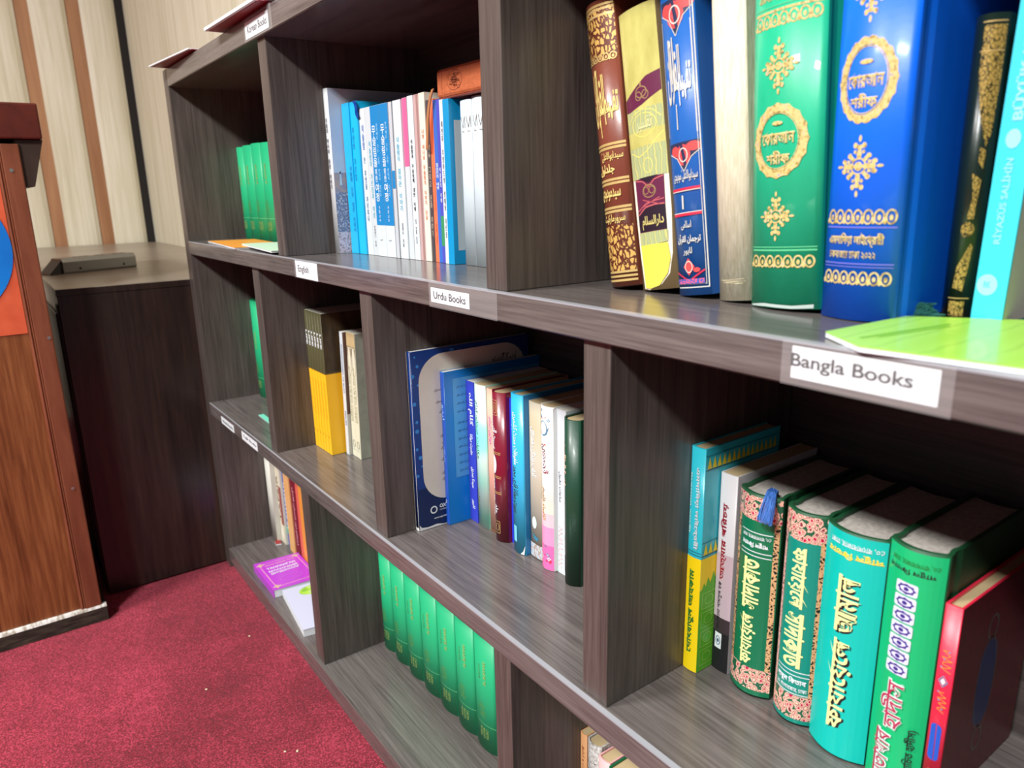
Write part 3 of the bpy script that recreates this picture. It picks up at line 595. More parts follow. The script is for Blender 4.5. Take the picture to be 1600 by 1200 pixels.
deco(k, LINE([(-.046, .006), (-.046, .028)], .0005), M('embossed_brown', (124, 58, 34), .6), 'front', name='embossed_line')
sv = []; sf = []
for q, (x, z) in enumerate([(-.060, .012), (-.066, .004), (-.0705, -.006), (-.0745, -.020), (-.0765, -.036), (-.079, -.052)]): sv += [(x - .0022, -.0035, z), (x + .0028, -.0035, z + .0006), (x - .0022, -.0047, z), (x + .0028, -.0047, z + .0006)]
for q in range(5): a = q * 4; sf += [(a, a + 1, a + 5, a + 4), (a + 2, a + 3, a + 7, a + 6), (a, a + 2, a + 6, a + 4), (a + 1, a + 3, a + 7, a + 5)]
mesh('strap', sv, sf, M('strap_leather', (168, 112, 70), .5), lb)

# ================================================================== GREEN CLOTH VOLUMES
gcl = M('green_cloth_cover', (32, 168, 114), .45); gcl2 = M('green_cloth_inner', (26, 140, 90), .42)
gd = M('dull_gilt', (96, 140, 70), .45); gd2 = M('worn_gilt_text', (150, 170, 90), .45)
def green_volume(x0, x1, y, z, h, label, group, roman=0):
    k = book('green_volume', label, group, x0, x1, y, z, h, .116, gcl, b=.0060, t=.0024, ov=.004, groove=True, pages=PAGES_GREY)  # grey pages carry the shade over the page tops in their colour
    w = k.w
    deco(k, R(-w / 2, w / 2, .0415, .0420, 12), M('pale_green_line', (120, 206, 140), .4))
    deco(k, RING(-w * .06, .062, w * .13, .008, .0006, 16) + SCRIBBLE(-w * .2, w * .16, .050, .076, .0005, 18, 3 + roman), gd)
    for i, s in enumerate(('TAFSIR IBN', 'KATHIR', 'VOLUME %d' % (roman + 1))): title(k, s, (.40 + .13 * i, .49 + .13 * i, .020, .036), gd2, 90, .0)
    title(k, 'AL BUKHARI', (.58, .70, .104, .140), gd2, 90, .01); title(k, 'SAHIH', (.36, .44, .110, .132), gd, 90, .0)
    return k
ord_ = ['first', 'second', 'third', 'fourth', 'fifth', 'sixth', 'seventh']
xs_ = [-.8978, -.8562, -.8094, -.7594, -.7092, -.6584, -.6088, -.5592]
for i in range(7): green_volume(xs_[i] + .0006, xs_[i + 1] - .0006, .1080, S4, .1750, 'green gilt-lettered hardback, %s from the left on the bottom shelf' % ord_[i], 'green gilt volumes on the bottom shelf', i)
xa = [-1.4243, -1.3870, -1.3370, -1.2840, -1.2330]
for i in range(4): green_volume(xa[i] + .0006, xa[i + 1] - .0006, .1080, S2, .1765 + .0008 * (i % 3), 'green hardback, %s from the left side panel on the second shelf' % ord_[i], 'green volumes in the top left compartment', i)
for i in range(2): green_volume(-1.4240 + i * .044, -1.3810 + i * .044, .1000, S3, .2050, ('green hardback against the left side panel on the third shelf, barely showing past the divider', 'green hardback hidden second in the left compartment of the third shelf')[i], 'green volumes on the third shelf', i)

# flat booklets on the left of the second shelf
def flat(name, pl, z, t, top, label, cat, group=None, side=WHITE):
    cx = sum(p[0] for p in pl) / len(pl); cy_ = sum(p[1] for p in pl) / len(pl)
    k = Book(); k.n = 0; k.o = empty(name, (cx, cy_, z), label, cat, group); k.h = t
    lp = [(x - cx, y - cy_) for x, y in pl]
    prism('pages', [(x * .99, y * .99) for x, y in lp], 'z', .0002, t - .0004, side, k.o); k.c = prism('cover', lp, 'z', t - .0004, t, top, k.o)
    k.lp = lp; return k
flat('booklet', [(-1.350, .018), (-1.105, -.003), (-1.085, .085), (-1.330, .100)], S2 + .0004, .0026, M('orange_booklet_cover', (240, 160, 60), .4), 'orange booklet lying on the second shelf before the green volumes', 'booklet')
k = flat('booklet', [(-1.150, .022), (-.932, -.001), (-.930, .085), (-1.130, .100)], S2 + .0032, .0030, M('mint_booklet_cover', (206, 232, 206), .4), 'pale mint booklet lying over the orange one', 'booklet')
deco(k, LINE([(.04, -.01), (.09, -.02)], .004), M('dull_teal_print', (120, 150, 150), .5), 'flat', name='printed_lines')
flat('paper_slip', [(-1.262, .050), (-1.175, .048), (-1.176, .058), (-1.262, .060)], S3 + .0004, .0012, M('mint_slip', (120, 220, 190), .4), 'small mint paper slip on the third shelf left of the divider', 'paper')

# booklets on top of the bookcase, overhanging the front edge
dr = M('dark_red_cover', (140, 16, 40), .4); 
def overhang(pl, z, label, tilt=0.0, t=.002):
    cx, cy_ = pl[0]; o = empty('booklet', (cx, cy_, z), label, 'booklet', None, (tilt, 0, 0)); lp = [(x - cx, y - cy_) for x, y in pl]
    (x0, y0), (x1, y1), (x2, y2), (x3, y3) = lp
    prism('cover', lp, 'z', 0, .0010, dr, o); prism('pages', [(x0 - .008, y0 - .0055), (x1 - .004, y1 - .0045), (x2, y2), (x3 - .003, y3)], 'z', .0010, .0010 + t, WHITE, o); return o
overhang([(-1.425, -.022), (-1.215, -.0035), (-1.225, .110), (-1.440, .100)], ZT + .0022, 'white booklet with dark red back at the left end of the bookcase top')  # red underside with its shade put into the dark colour
overhang([(-1.060, -.016), (-.850, -.012), (-.840, .13), (-1.060, .12)], ZT + .0022, 'dark red and white booklet overhanging the bookcase top above the Korean label', t=.004)
o = overhang([(-1.020, -.006), (-.820, -.004), (-.812, .13), (-1.000, .12)], ZT + .0070, 'crimson leaflet lying on the booklet on the bookcase top', t=.004)

# ================================================================== YELLOW SET AND NEIGHBOURS, third row second compartment
olive = M('dark_olive_cover', (74, 70, 44), .4); yel = M('golden_yellow_cover', (244, 186, 34), .4); oliveside = pattern('dark_brown_photo', 'noise', [(0.3, (34, 28, 20)), (0.75, (86, 66, 40))], (60, 60, 20), .4)
G = 'six matching olive and yellow volumes'
yord = ['leftmost of the six matching volumes, touching the divider', 'second of the six matching volumes', 'third of the six matching volumes', 'fourth of the six matching volumes', 'fifth of the six matching volumes', 'last of the six matching volumes, showing its cover']
for i in range(6):
    x0 = -1.0236 + i * .01180
    k = book('book', 'olive and yellow paperback, ' + yord[i], G, x0, x0 + .0112, .0715, S3, .2330, .150, olive, b=.0006)
    band(k, .0003, .1355, yel, name='yellow_lower_spine'); deco(k, R(.0002, .1495, .0003, .1355), yel, 'side', name='yellow_lower_cover')
    deco(k, R(.0008, .149, .139, .2328), oliveside, 'side', name='cover_photo')
    deco(k, R(-.0056, .0056, .1355, .1362), M('brown_rule', (150, 104, 30), .5)); deco(k, R(.0008, .149, .1355, .1362), M('brown_rule', (150, 104, 30), .5), 'side')
    title(k, 'LIFE', (.25, .7, .176, .200), WHITE, -90, .04); title(k, 'the story of the noble companions', (.38, .60, .060, .122), M('ochre_print', (196, 140, 20), .5), -90)
    deco(k, EL(0, .030, .0011, .0022, 8), M('ochre_dark_print', (130, 96, 20), .5))
k = book('book', 'white slim paperback with blue lettering right of the yellow set', 'pale books beside the yellow set', -.9478, -.9372, .0945, S3, .2050, .120, wh1, lean=.045)
title(k, 'INTRODUCTION TO ISLAM', (.35, .7, .105, .185), M('navy_small_print', (60, 80, 140), .5), -90, .02); title(k, 'SERIES', (.4, .7, .05, .075), M('navy_small_print', (60, 80, 140), .5), -90)
deco(k, R(.0006, .119, .070, .2048), M('maroon_brown_board', (94, 66, 58), .4), 'side', name='cover_panel', label='brown upper cover'); deco(k, R(.0006, .119, .001, .070), M('putty_board', (186, 184, 172), .4), 'side', name='cover_panel')
ivory = M('ivory_cover', (216, 214, 190), .35)
for i, nm in enumerate(('left', 'right')):
    x0 = -.9345 + i * .0154
    k = book('book', 'ivory volume with an arch drawing on its spine, %s one of the pair' % nm, 'pale books beside the yellow set', x0, x0 + .0150, .1000, S3, .2060, .120, ivory, lean=.045)
    band(k, .183, .2055, M('sand_print', (190, 168, 124), .4)); deco(k, RING(0, .160, .0062, .0245, .0007, 24) + LINE([(-.0066, .183), (.0066, .183)], .0008), M('brown_ink', (120, 92, 56), .5))
    deco(k, [[(-.0066, .183), (-.0045, .1805), (-.0066, .165)], [(.0066, .183), (.0045, .1805), (.0066, .165)]], M('brown_ink', (120, 92, 56), .5))
    title(k, 'RIYAD US SALIHEEN', (.2, .42, .06, .150), M('sage_print', (150, 152, 110), .5), -90); title(k, 'commentary volume', (.55, .75, .06, .140), M('sage_print', (150, 152, 110), .5), -90)
    deco(k, RING(0, .022, .0045, .0065, .0009, 18) + R(-.006, .006, .0118, .0124), M('grey_ink', (120, 120, 110), .5))
    if i: deco(k, R(.0006, .119, .001, .2055), pattern('sage_board', 'noise', [(0.3, (146, 150, 134)), (0.7, (170, 172, 156))], (40, 40, 40), .4), 'side', name='cover_panel'); deco(k, EL(.030, .128, .014, .017, 12), M('navy_blob_print', (26, 36, 84), .4), 'side')

# ================================================================== URDU BOOKS
G = 'Urdu books on the third shelf'
navy = M('navy_textbook_cover', (24, 58, 128), .3); beige = pattern('beige_panel', 'noise', [(0.3, (206, 200, 188)), (0.7, (216, 210, 198))], (20, 20, 20), .4)
k = book('book', 'large thin navy textbook with a beige rounded panel and worn white edges', G, -.6262, -.6180, .0465, S3, .2300, .176, navy, t=.0008, b=.0006)
def rrect(u0, u1, v0, v1, r, n=8):
    p = []
    for cx, cy_, a0 in ((u1 - r, v1 - r, 0), (u0 + r, v1 - r, 90), (u0 + r, v0 + r, 180), (u1 - r, v0 + r, 270)):
        for i in range(n + 1): t = math.radians(a0 + 90 * i / n); p.append((cx + r * math.cos(t), cy_ + r * math.sin(t)))
    return [p]
deco(k, R(.0008, .175, .001, .055), M('deep_navy', (18, 40, 84), .3), 'side', name='cover_band')
deco(k, sum([EL(.006 + .004 * math.sin(q * 2.3) + (.05 * (q % 5 == 4)), .2230 - q * .0115 if q % 5 != 4 else .2255, .0014 + .0013 * (q * 7 % 3) / 2, .0014 + .0013 * (q * 7 % 3) / 2, 10) for q in range(14)], []), M('cyan_dots', (52, 132, 206), .4), 'side', name='cover_dots')
deco(k, rrect(.0095, .170, .0350, .2235, .035), beige, 'side', name='cover_panel', label='beige rounded panel')
title(k, arabic('اردو کا گلدستہ'), (.118, .155, .196, .212), M('ink', (40, 36, 34), .5), 0, .02, 'side')
for q, (a, b_, v) in enumerate([(.030, .048, .176), (.032, .046, .161), (.036, .044, .148), (.036, .052, .117), (.038, .054, .108), (.036, .050, .101), (.036, .052, .086), (.036, .05, .068), (.036, .048, .060)]): title(k, arabic('پہلی کتاب سبق'), (a, b_ + .016, v, v + .005), M('grey_ink2', (110, 104, 98), .5), 0, 0, 'side', name='small_print')
deco(k, RING(.0215, .0195 + .004, .0052, .0052, .0018, 24), WHITE, 'side', name='emblem'); title(k, 'OXFORD', (.030, .056, .0240, .0290), WHITE, 0, .03, 'side'); title(k, 'UNIVERSITY PRESS', (.030, .056, .0205, .0224), WHITE, 0, 0, 'side'); title(k, 'www.oup.com', (.021, .040, .0100, .0125), WHITE, 0, .01, 'side')
wr = random.Random(8); edge = [(.0004, v * .2295 / 30) for v in range(31)]
deco(k, LINE([(a - k.w / 2, v) for a, v in edge], .0008) + LINE([(k.w / 2 - .0005, v * .2295 / 30) for v in range(31)], .0005) + R(-.004, .004, 0, .004), M('worn_white_edge', (226, 226, 224), .7), name='worn_edge', label='worn white edge')
deco(k, [[(.0, .0002), (.0, .008), (.003, .004), (.012, .0025), (.025, .0035), (.035, .001), (.06, .0012), (.06, .0002)]], M('worn_white_edge', (226, 226, 224), .7), 'side', name='worn_edge')
k = book('book', 'bright blue paperback with a pale blue text panel on its cover', G, -.6174, -.6090, .0855, S3, .2010, .149, M('azure_cover', (6, 122, 206), .3), t=.0008, b=.0006)
band(k, .0005, .2005, M('cobalt_spine', (34, 84, 186), .35), 0, .97); title(k, arabic('اردو'), (.2, .8, .140, .160), M('pale_blue_print', (150, 190, 240), .5), -90, .02); title(k, arabic('پہلی کتاب'), (.3, .7, .085, .105), M('pale_blue_print', (150, 190, 240), .5), -90)
deco(k, R(.0125, .148, .062, .191), M('pale_blue_panel', (78, 156, 214), .35), 'side', name='cover_panel', label='pale blue text panel')
for q in range(11): title(k, arabic('اسلامی کہانیاں اور سبق'), (.018, .046, .178 - q * .0105 - (.004 if q > 3 else 0), .1825 - q * .0105 - (.004 if q > 3 else 0)), M('dark_blue_ink', (30, 70, 120), .5), 0, 0, 'side', name='small_print')
deco(k, EL(0, .032, .0014, .0028, 8), WHITE)
def urdu(x0, x1, y, h, label, cov, **kw): return book('book', label, G, x0, x1, y, S3, h, .115, cov, **kw)
k = urdu(-.6085, -.5912, .1170, .1865, 'violet-blue paperback with large white Urdu calligraphy', M('violet_blue_cover', (56, 66, 190), .35), t=.0008)
title(k, arabic('کلام اللہ'), (.2, .82, .130, .172), WHITE, -90, .03); title(k, arabic('حضرت مولانا'), (.25, .7, .090, .118), WHITE, -90, .03); title(k, arabic('سیدنا صدیق'), (.3, .75, .046, .074), WHITE, -90, .03); title(k, arabic('لاہور'), (.3, .7, .018, .030), WHITE, -90, .02)
mint = pattern('mint_sky_gradient', 'noise', [(0.25, (110, 214, 220)), (.42, (150, 232, 206)), (0.5, (196, 226, 214)), (0.58, (222, 200, 180)), (.72, (108, 184, 214))], (9, 9, 12), .3, detail=1)
k = urdu(-.5905, -.5662, .1150, .1870, 'pastel mint and turquoise book right of the violet-blue one', mint, b=.003, t=.0012, pages=PAGES_OLD)
title(k, arabic('حکایات صحابہ کرام'), (.08, .45, .090, .165), M('dark_green_print', (20, 96, 60), .5), -90, .01)
title(k, arabic('عرفان'), (.1, .35, .02, .05), M('olive_print', (120, 130, 60), .5), -90)
k = urdu(-.5656, -.5490, .1180, .1850, 'peach-pink book with small violet lettering left of the maroon one', pattern('peach_cover', 'noise', [(0.3, (236, 150, 140)), (0.7, (238, 196, 164))], (8, 8, 11), .45, detail=1), t=.001, b=.001, pages=PAGES_OLD)
title(k, arabic('خواتین اسلام'), (.15, .6, .115, .150), M('violet_print', (170, 96, 180), .5), -90, .01)
deco(k, LINE([(-.005, .002), (-.008, -.0005 + .0012), (-.002, .003), (.003, .0012)], .0009), M('tan_thread', (150, 104, 60), .8), name='loose_thread')
mar = M('maroon_leatherette', (122, 22, 44), .3, coat=.3)
k = urdu(-.5484, -.5222, .1090, .1875, 'maroon hardback with gold-ruled spine panels and white oval', mar, b=.007, t=.0018, ov=.002, pages=PAGES_OLD)
fr = GOLD; a = .8
def frame(v0, v1, u0=-.0105, u1=.0040, wd=.0006): return LINE([(u0, v0), (u1, v0), (u1, v1), (u0, v1), (u0, v0)], wd)
deco(k, frame(.160, .178) + frame(.163, .175, -.0085, .0022) + RING(-.0033, .169, .0038, .0045, .0008, 12) + RING(-.0033, .169, .0018, .002, .0008, 8) + frame(.011, .026) + RING(-.006, .0185, .003, .0055, .0007, 12) + RING(.0, .0185, .003, .0055, .0007, 12), fr)
deco(k, [q for v in (.1140, .1120, .0840, .0820, .0640, .0620) for q in R(-.0122, .0070, v - .0004, v + .0004, 10)], fr)
title(k, arabic('سیرت النبی'), (.08, .62, .118, .152), WHITE, -90, .03); deco(k, EL(-.0040, .0985, .0052, .0118, 20), WHITE, name='oval'); title(k, arabic('مقبول عام'), (.08, .36, .066, .080), WHITE, -90, .03); title(k, arabic('تالیف مولانا'), (.1, .3, .032, .058), WHITE, -90, .02); title(k, arabic('جلد'), (.35, .6, .036, .048), WHITE, -90, .02)
k = urdu(-.5217, -.5070, .1205, .1815, 'thin ultramarine paperback with a small white disc', M('ultramarine_cover', (36, 60, 208), .35), t=.0008)
title(k, arabic('تحفہ دلہن'), (.2, .85, .122, .152), M('lilac_print', (196, 180, 240), .5), -90, .02); deco(k, EL(.0005, .096, .0036, .0052), WHITE, name='disc'); deco(k, EL(0, .034, .003, .0035), M('sand_print', (190, 168, 124), .4)); title(k, arabic('مولانا طارق جمیل'), (.25, .7, .050, .076), WHITE, -90, .01)
k = urdu(-.5064, -.4835, .1090, .1935, 'sky blue hardback with black and white Urdu lettering, worn lower corner', M('sky_blue_hard', (52, 176, 222), .32, coat=.2), b=.003, t=.0022, ov=.002, pages=PAGES_OLD)
deco(k, R(.004, .112, .0005, .193), M('steel_blue_side', (32, 116, 172), .35), 'side', name='cover_panel'); title(k, arabic('ملفوظات محدث کشمیری'), (.22, .66, .110, .172), WHITE, -90, .015); title(k, arabic('سیرت مولانا قاری محمد'), (.12, .62, .050, .108), M('ink', (40, 36, 34), .5), -90, .012)
deco(k, rrect(-.0080, -.0010, .014, .034, .001), M('pale_sticker', (120, 204, 226), .4), name='sticker'); deco(k, [[(.0100, .0005), (.0112, .012), (.0085, .0045), (.0050, .0008)]], M('worn_white_edge', (226, 226, 224), .7), name='worn_corner')
k = urdu(-.4830, -.4570, .1180, .1875, 'grey-tan book with white script and a mosaic at its foot', pattern('grey_tan_cover', 'noise', [(0.3, (184, 170, 140)), (0.7, (198, 196, 190))], (7, 7, 9), .35, detail=1), b=.0015, t=.001, pages=PAGES_OLD)
title(k, arabic('فضائل'), (.12, .45, .138, .158), WHITE, -90, .03); title(k, arabic('آداب زندگی'), (.12, .55, .100, .135), WHITE, -90, .03); deco(k, RING(-.006, .148, .0042, .0125, .0007, 4), WHITE)
deco(k, EL(-.004, .044, .0045, .0075, 12), M('pale_aqua', (214, 240, 236), .4)); deco(k, [[(-.009, .030), (.004, .026), (.001, .022), (-.004, .023)]], M('teal_print2', (60, 130, 160), .4)); deco(k, R(-.0125, .0095, .001, .018), pattern('mosaic_print', 'cells', [(0.1, (120, 160, 190)), (.4, (200, 206, 214)), (.7, (170, 150, 140))], (260, 260, 260), .4)); band(k, .001, .187, M('olive_gold_edge', (160, 146, 84), .4), .86, 1.0)
fl = pattern('white_to_pink', 'noise', [(0.35, (226, 222, 214)), (0.65, (236, 232, 226))], (10, 10, 10), .3, coat=.3)
k = urdu(-.4565, -.4335, .1110, .1905, 'white and pink floral book with red-dotted white script', fl, b=.0045, t=.0016, ov=.001, pages=PAGES_OLD)
PK = pattern('pink_fade', 'wave', [(0.0, (238, 130, 180)), (1.0, (240, 170, 200))], (0, 0, 8), .3, 0, 0)
band(k, .0003, .030, M('hot_pink', (240, 110, 176), .3)); band(k, .030, .052, M('mid_pink', (238, 152, 196), .3)); band(k, .052, .068, M('blush_pink', (238, 196, 206), .3)); band(k, .068, .082, M('ivory_blush', (236, 220, 206), .3))
def flowers(v0, v1, n, seed, cols):
    r = random.Random(seed)
    for c in cols:
        q = []
        for i in range(n):
            u, v, s = r.uniform(-.009, .0085), r.uniform(v0, v1), r.uniform(.0006, .0016)
            for j in range(4): q += EL(u + s * math.cos(j * 1.57), v + s * math.sin(j * 1.57), s * .6, s * .6, 7)
        deco(k, q, c, name='flower_print')
RD = M('poppy_red', (210, 40, 50), .4); BLF = M('slate_blue_print', (84, 140, 176), .4)
flowers(.166, .186, 3, 3, (RD, BLF)); flowers(.010, .030, 4, 9, (RD, BLF, WHITE))
deco(k, RING(-.002, .166, .006, .0085, .0008, 20) + LINE([(-.004, .158), (.003, .160), (.006, .168)], .0009), BLF)
title(k, arabic('قصص'), (.22, .72, .115, .148), M('wine_outline', (150, 60, 70), .5), -90, .06); title(k, arabic('قصص'), (.23, .71, .116, .147), WHITE, -90, .03)
deco(k, EL(-.003, .140, .0012, .0014, 8) + EL(-.002, .119, .0014, .0015, 8) + EL(.003, .118, .0014, .0015, 8) + EL(.001, .148, .001, .001, 8), RD); title(k, arabic('الانبیاء علیہم'), (.25, .55, .060, .098), M('ochre_script', (196, 150, 70), .5), -90, .015)
deco(k, R(.002, .113, .001, .190), M('white_panel', (232, 232, 230), .35), 'side', name='back_cover')
k = urdu(-.4330, -.4175, .1180, .1895, 'slim white book with faint pink arabesques beside the dark green one', wh1, t=.0008); deco(k, SCRIBBLE(-.006, .001, .004, .060, .0008, 30, 5), M('pale_pink_print', (232, 180, 186), .5)); title(k, arabic('مناجات مقبول'), (.2, .5, .085, .120), M('grey_print', (112, 112, 120), .5), -90)
k = urdu(-.4165, -.3915, .1080, .1860, 'dark bottle green hardback with pink-gold script, last before the divider', M('bottle_green_leather', (26, 66, 48), .4, coat=.05), b=.008, t=.002, ov=.002, pages=PAGES_OLD)
PG2 = M('pink_gold_foil', (232, 196, 160), .4); title(k, arabic('غنیۃ الطالبین'), (.06, .42, .112, .160), PG2, -90, .025); title(k, arabic('تصنیف حضرت شیخ عبدالقادر'), (.06, .20, .060, .108), M('pale_pink_foil', (226, 190, 196), .4), -90, .03); title(k, arabic('مترجم مولانا'), (.05, .18, .034, .054), M('pale_mint_foil', (180, 206, 196), .4), -90, .02); deco(k, rrect(-.0118, -.0065, .010, .030, .001), WHITE, name='sticker', label='white paper sticker')

# ================================================================== BANGLA BOOKS, third row right
G = 'Bangla books on the third shelf'
vine = pattern('vine_border', 'edge', [(0.0, (214, 168, 120)), (0.16, (28, 36, 28))], (330, 330, 330), .4, lin=False, noise_mix=(1, 1.6))
vine2 = pattern('vine_border_pink', 'edge', [(0.0, (222, 176, 168)), (0.2, (120, 34, 58)), (.4, (34, 84, 78))], (330, 330, 330), .4, lin=False, noise_mix=(1, 1.4))
floral = pattern('paisley_border', 'cells', [(0.0, (186, 22, 74)), (0.26, (244, 200, 176)), (.38, (120, 24, 56)), (.46, (240, 184, 164)), (.62, (26, 92, 66))], (250, 250, 200), .35, lin=False, noise_mix=(.8, .7))
aqua = M('aqua_cover', (44, 180, 196), .3, coat=.2); lemon = M('lemon_cover', (246, 214, 20), .35); lgreen = M('leaf_green_cover', (96, 182, 44), .35)
k = book('book', 'aqua above, yellow below Bangla hardback next to the divider', G, -.2345, -.2198, .0975, S3, .2070, .100, aqua, b=.0012, t=.0016, ov=.001, pages=PAGES_OLD)
band(k, .0002, .109, lemon, name='yellow_lower_spine'); deco(k, R(.001, .099, .0002, .109), lemon, 'side', name='yellow_lower_cover'); deco(k, R(.0006, .099, .0004, .080), lgreen, 'side', name='green_cover_field')
deco(k, [[(.003, .080), (.006, .086), (.008, .082), (.011, .090), (.014, .084), (.018, .094), (.020, .088), (.05, .096), (.05, .080)]], lgreen, 'side'); deco(k, R(-.0073, .0073, .1115, .1120, 4) + R(-.0073, .0073, .1140, .1145, 4), NAVY); deco(k, R(.001, .099, .1115, .1120) + R(.001, .099, .1235, .1240) + R(.001, .099, .1880, .1885) + R(.001, .099, .2005, .2010), NAVY, 'side')
tri = []; tri2 = []
for q in range(15):
    u = .003 + q * .0062
    tri += [[(u, .1895), (u + .0054, .1895), (u + .0027, .1995)]]; tri += [[(u, .1125), (u + .0054, .1125), (u + .0027, .1230)]]
deco(k, tri, M('triangle_yellow', (226, 208, 40), .4), 'side', name='border_triangles')
for q in range(4): deco(k, frame(.006 + q * .0185, .0205 + q * .0185, .004, .022, .0005) + RING(.013, .0133 + q * .0185, .0055, .0048, .0005, 12), M('pale_lime_line', (176, 222, 110), .4), 'side', name='cover_frames')
title(k, 'এমদািদয়া লাইেব্ররী', (.42, .78, .117, .190), WHITE, -90, .02); title(k, 'েখাৎবাতুল আহকাম', (.22, .72, .018, .098), M('dark_green_ink', (40, 120, 50), .4), 90, .03); title(k, 'মাওলানা থানভী', (.1, .22, .13, .185), M('pale_aqua', (214, 240, 236), .4), -90)
title(k, 'ক', (.034, .044, .145, .158), WHITE, -90, .12, 'side'); title(k, 'ক', (.035, .043, .146, .157), BLACK, -90, .05, 'side')
k = book('book', 'greyish white Bangla paperback with red title and black foot', G, -.2188, -.2020, .1170, S3, .1840, .112, M('bluish_white_cover', (206, 202, 204), .4), t=.001, b=.001, pages=PAGES_OLD)
band(k, .0002, .038, BLACK); band(k, .038, .052, M('dark_plum_band', (60, 48, 54), .4)); band(k, .052, .112, M('lilac_grey_cover', (196, 176, 186), .4), .0, 1.0)
title(k, 'আত্মার পিরচয়', (.16, .62, .088, .158), M('dark_red_ink', (150, 16, 40), .4), 90, .03); title(k, 'মাওলানা শামসুল হক', (.22, .48, .040, .086), BLACK, 90, .02)
deco(k, rrect(-.0055, .0015, .022, .037, .0004), WHITE, name='emblem_sticker'); deco(k, RING(-.002, .0295, .0026, .0045, .0007, 16) + EL(-.002, .0295, .0012, .002), M('emblem_blue', (60, 90, 120), .5))
gdk = M('deep_green_cover', (8, 108, 72), .35, coat=.12); gdk2 = M('teal_green_cover', (6, 134, 118), .35, coat=.12); board = M('dark_green_board', (20, 72, 42), .5); YT = M('pale_yellow_title', (236, 236, 160), .45)
def bangla_spine(k, v0, v1):
    band(k, v0, v1, floral); band(k, k.h - (v1 - v0) - .002, k.h - .002, floral)
k = book('book', 'green Bangla volume with paisley border, pale yellow title and blue tassel', G, -.1990, -.1600, .1100, S3, .1790, .118, board, b=.0085, t=.003, ov=.003, groove=True, pages=PAGES_GREY)
band(k, .0015, .1765, gdk, name='printed_spine'); bangla_spine(k, .006, .026); band(k, .026, .157, vine, .02, .13); band(k, .026, .157, vine, .90, .985)
deco(k, [q for v in (.1465, .1300, .1265) for q in R(-.0115, .0150, v, v + .0007, 10)], WHITE); title(k, 'দারুল িকতাব', (.24, .82, .1335, .1395), WHITE, 180, .03); title(k, '৫০, বাংলাবাজার, ঢাকা', (.24, .86, .1415, .1450), WHITE, 180, .01)
title(k, 'ফাযােয়েল', (.30, .70, .0275, .0745), YT, 90, .03); title(k, 'সাদাকাত', (.30, .72, .0790, .1240), YT, 90, .03)
ta = []; tf_ = []; r_ = random.Random(11)
for i in range(60):
    a = r_.uniform(-.004, .005); pts = [(.007 + a * .5, .016, .1772)]
    for j in range(1, 6): pts.append((.007 + a * .5 + (.008 + a) * j / 5, .016 - .0052 * j + r_.uniform(-.001, .001), .1790 + (.003 if j < 3 else 0) - max(0, j - 3) * .0075 + r_.uniform(-.0015, .0015)))
    strand(pts, .0003, ta, tf_)
mesh('bookmark_tassel', ta, tf_, M('blue_thread', (46, 96, 170), .7), k.o)['label'] = 'frayed blue thread tassel'
k = book('book', 'teal green Bangla volume with paisley border and title running downwards', G, -.1545, -.1200, .1080, S3, .1790, .118, board, b=.0085, t=.003, ov=.003, groove=True, pages=PAGES_GREY)
band(k, .0015, .1765, gdk2, name='printed_spine'); bangla_spine(k, .005, .026); band(k, .026, .158, vine2, .01, .11); band(k, .026, .158, vine, .90, .985)
deco(k, [q for v in (.0270, .0430, .0465) for q in R(-.0125, .0140, v, v + .0007, 10)], WHITE); title(k, 'দারুল িকতাব', (.16, .86, .0345, .0415), WHITE, 0, .03); title(k, '৫০, বাংলাবাজার, ঢাকা', (.16, .88, .0290, .0330), WHITE, 0, .01)
title(k, 'ফাযােয়েল', (.26, .76, .1010, .1520), YT, -90, .03); title(k, 'সাদাকাত', (.26, .76, .0500, .0970), YT, -90, .03)
aq2 = M('turquoise_cover', (0, 186, 174), .35, coat=.12)
k = book('book', 'broad turquoise Bangla volume with large black-shadowed yellow title', G, -.1188, -.0738, .1030, S3, .1795, .124, board, b=.0085, t=.003, ov=.003, groove=True, pages=PAGES_GREY)
band(k, .0010, .1780, aq2, .0, .985, name='printed_spine'); title(k, 'ফাযােয়েল', (.325, .725, .0205, .0955), BLACK, 90, .04); title(k, 'ফাযােয়েল', (.30, .70, .0215, .0965), YT, 90, .03); title(k, 'আমাল', (.345, .765, .1010, .1455), BLACK, 90, .04); title(k, 'আমাল', (.32, .74, .1020, .1465), YT, 90, .03)
title(k, 'দারুল িকতাব', (.10, .96, .1590, .1660), M('warm_yellow_title', (236, 206, 60), .4), 180, .03); title(k, '৫০, বাংলাবাজার, ঢাকা', (.14, .95, .1680, .1725), WHITE, 180, .012)
k = book('book', 'green Bangla volume with a column of violet leaf ornaments on the spine', G, -.0726, -.0352, .1010, S3, .1855, .126, board, b=.0085, t=.003, ov=.003, groove=True, pages=PAGES_GREY)
band(k, .0010, .1835, M('spring_green_cover', (16, 180, 112), .33, coat=.15), .0, .98, name='printed_spine'); title(k, 'দারুল িকতাব', (.06, .86, .1660, .1715), BLACK, 180, .02); title(k, '৫০, বাংলাবাজার, ঢাকা', (.10, .9, .1730, .1770), M('dark_green_ink', (40, 120, 50), .4), 180, .01)
LAV = M('pale_lavender', (214, 216, 240), .4); VIO = M('deep_violet_print', (58, 38, 130), .4)
for q in range(7):
    v = .1560 - q * .0098; deco(k, rrect(-.0095, .0050, v - .0042, v + .0046, .0015), LAV, name='ornament_tile'); deco(k, RING(-.0022, v, .0058, .0034, .0014, 24, .12, 8), VIO); deco(k, EL(-.0022, v, .0018, .0014, 8), VIO)
ROSE = M('rose_title', (178, 40, 80), .4); PALE = M('pale_title_outline', (206, 226, 220), .4)
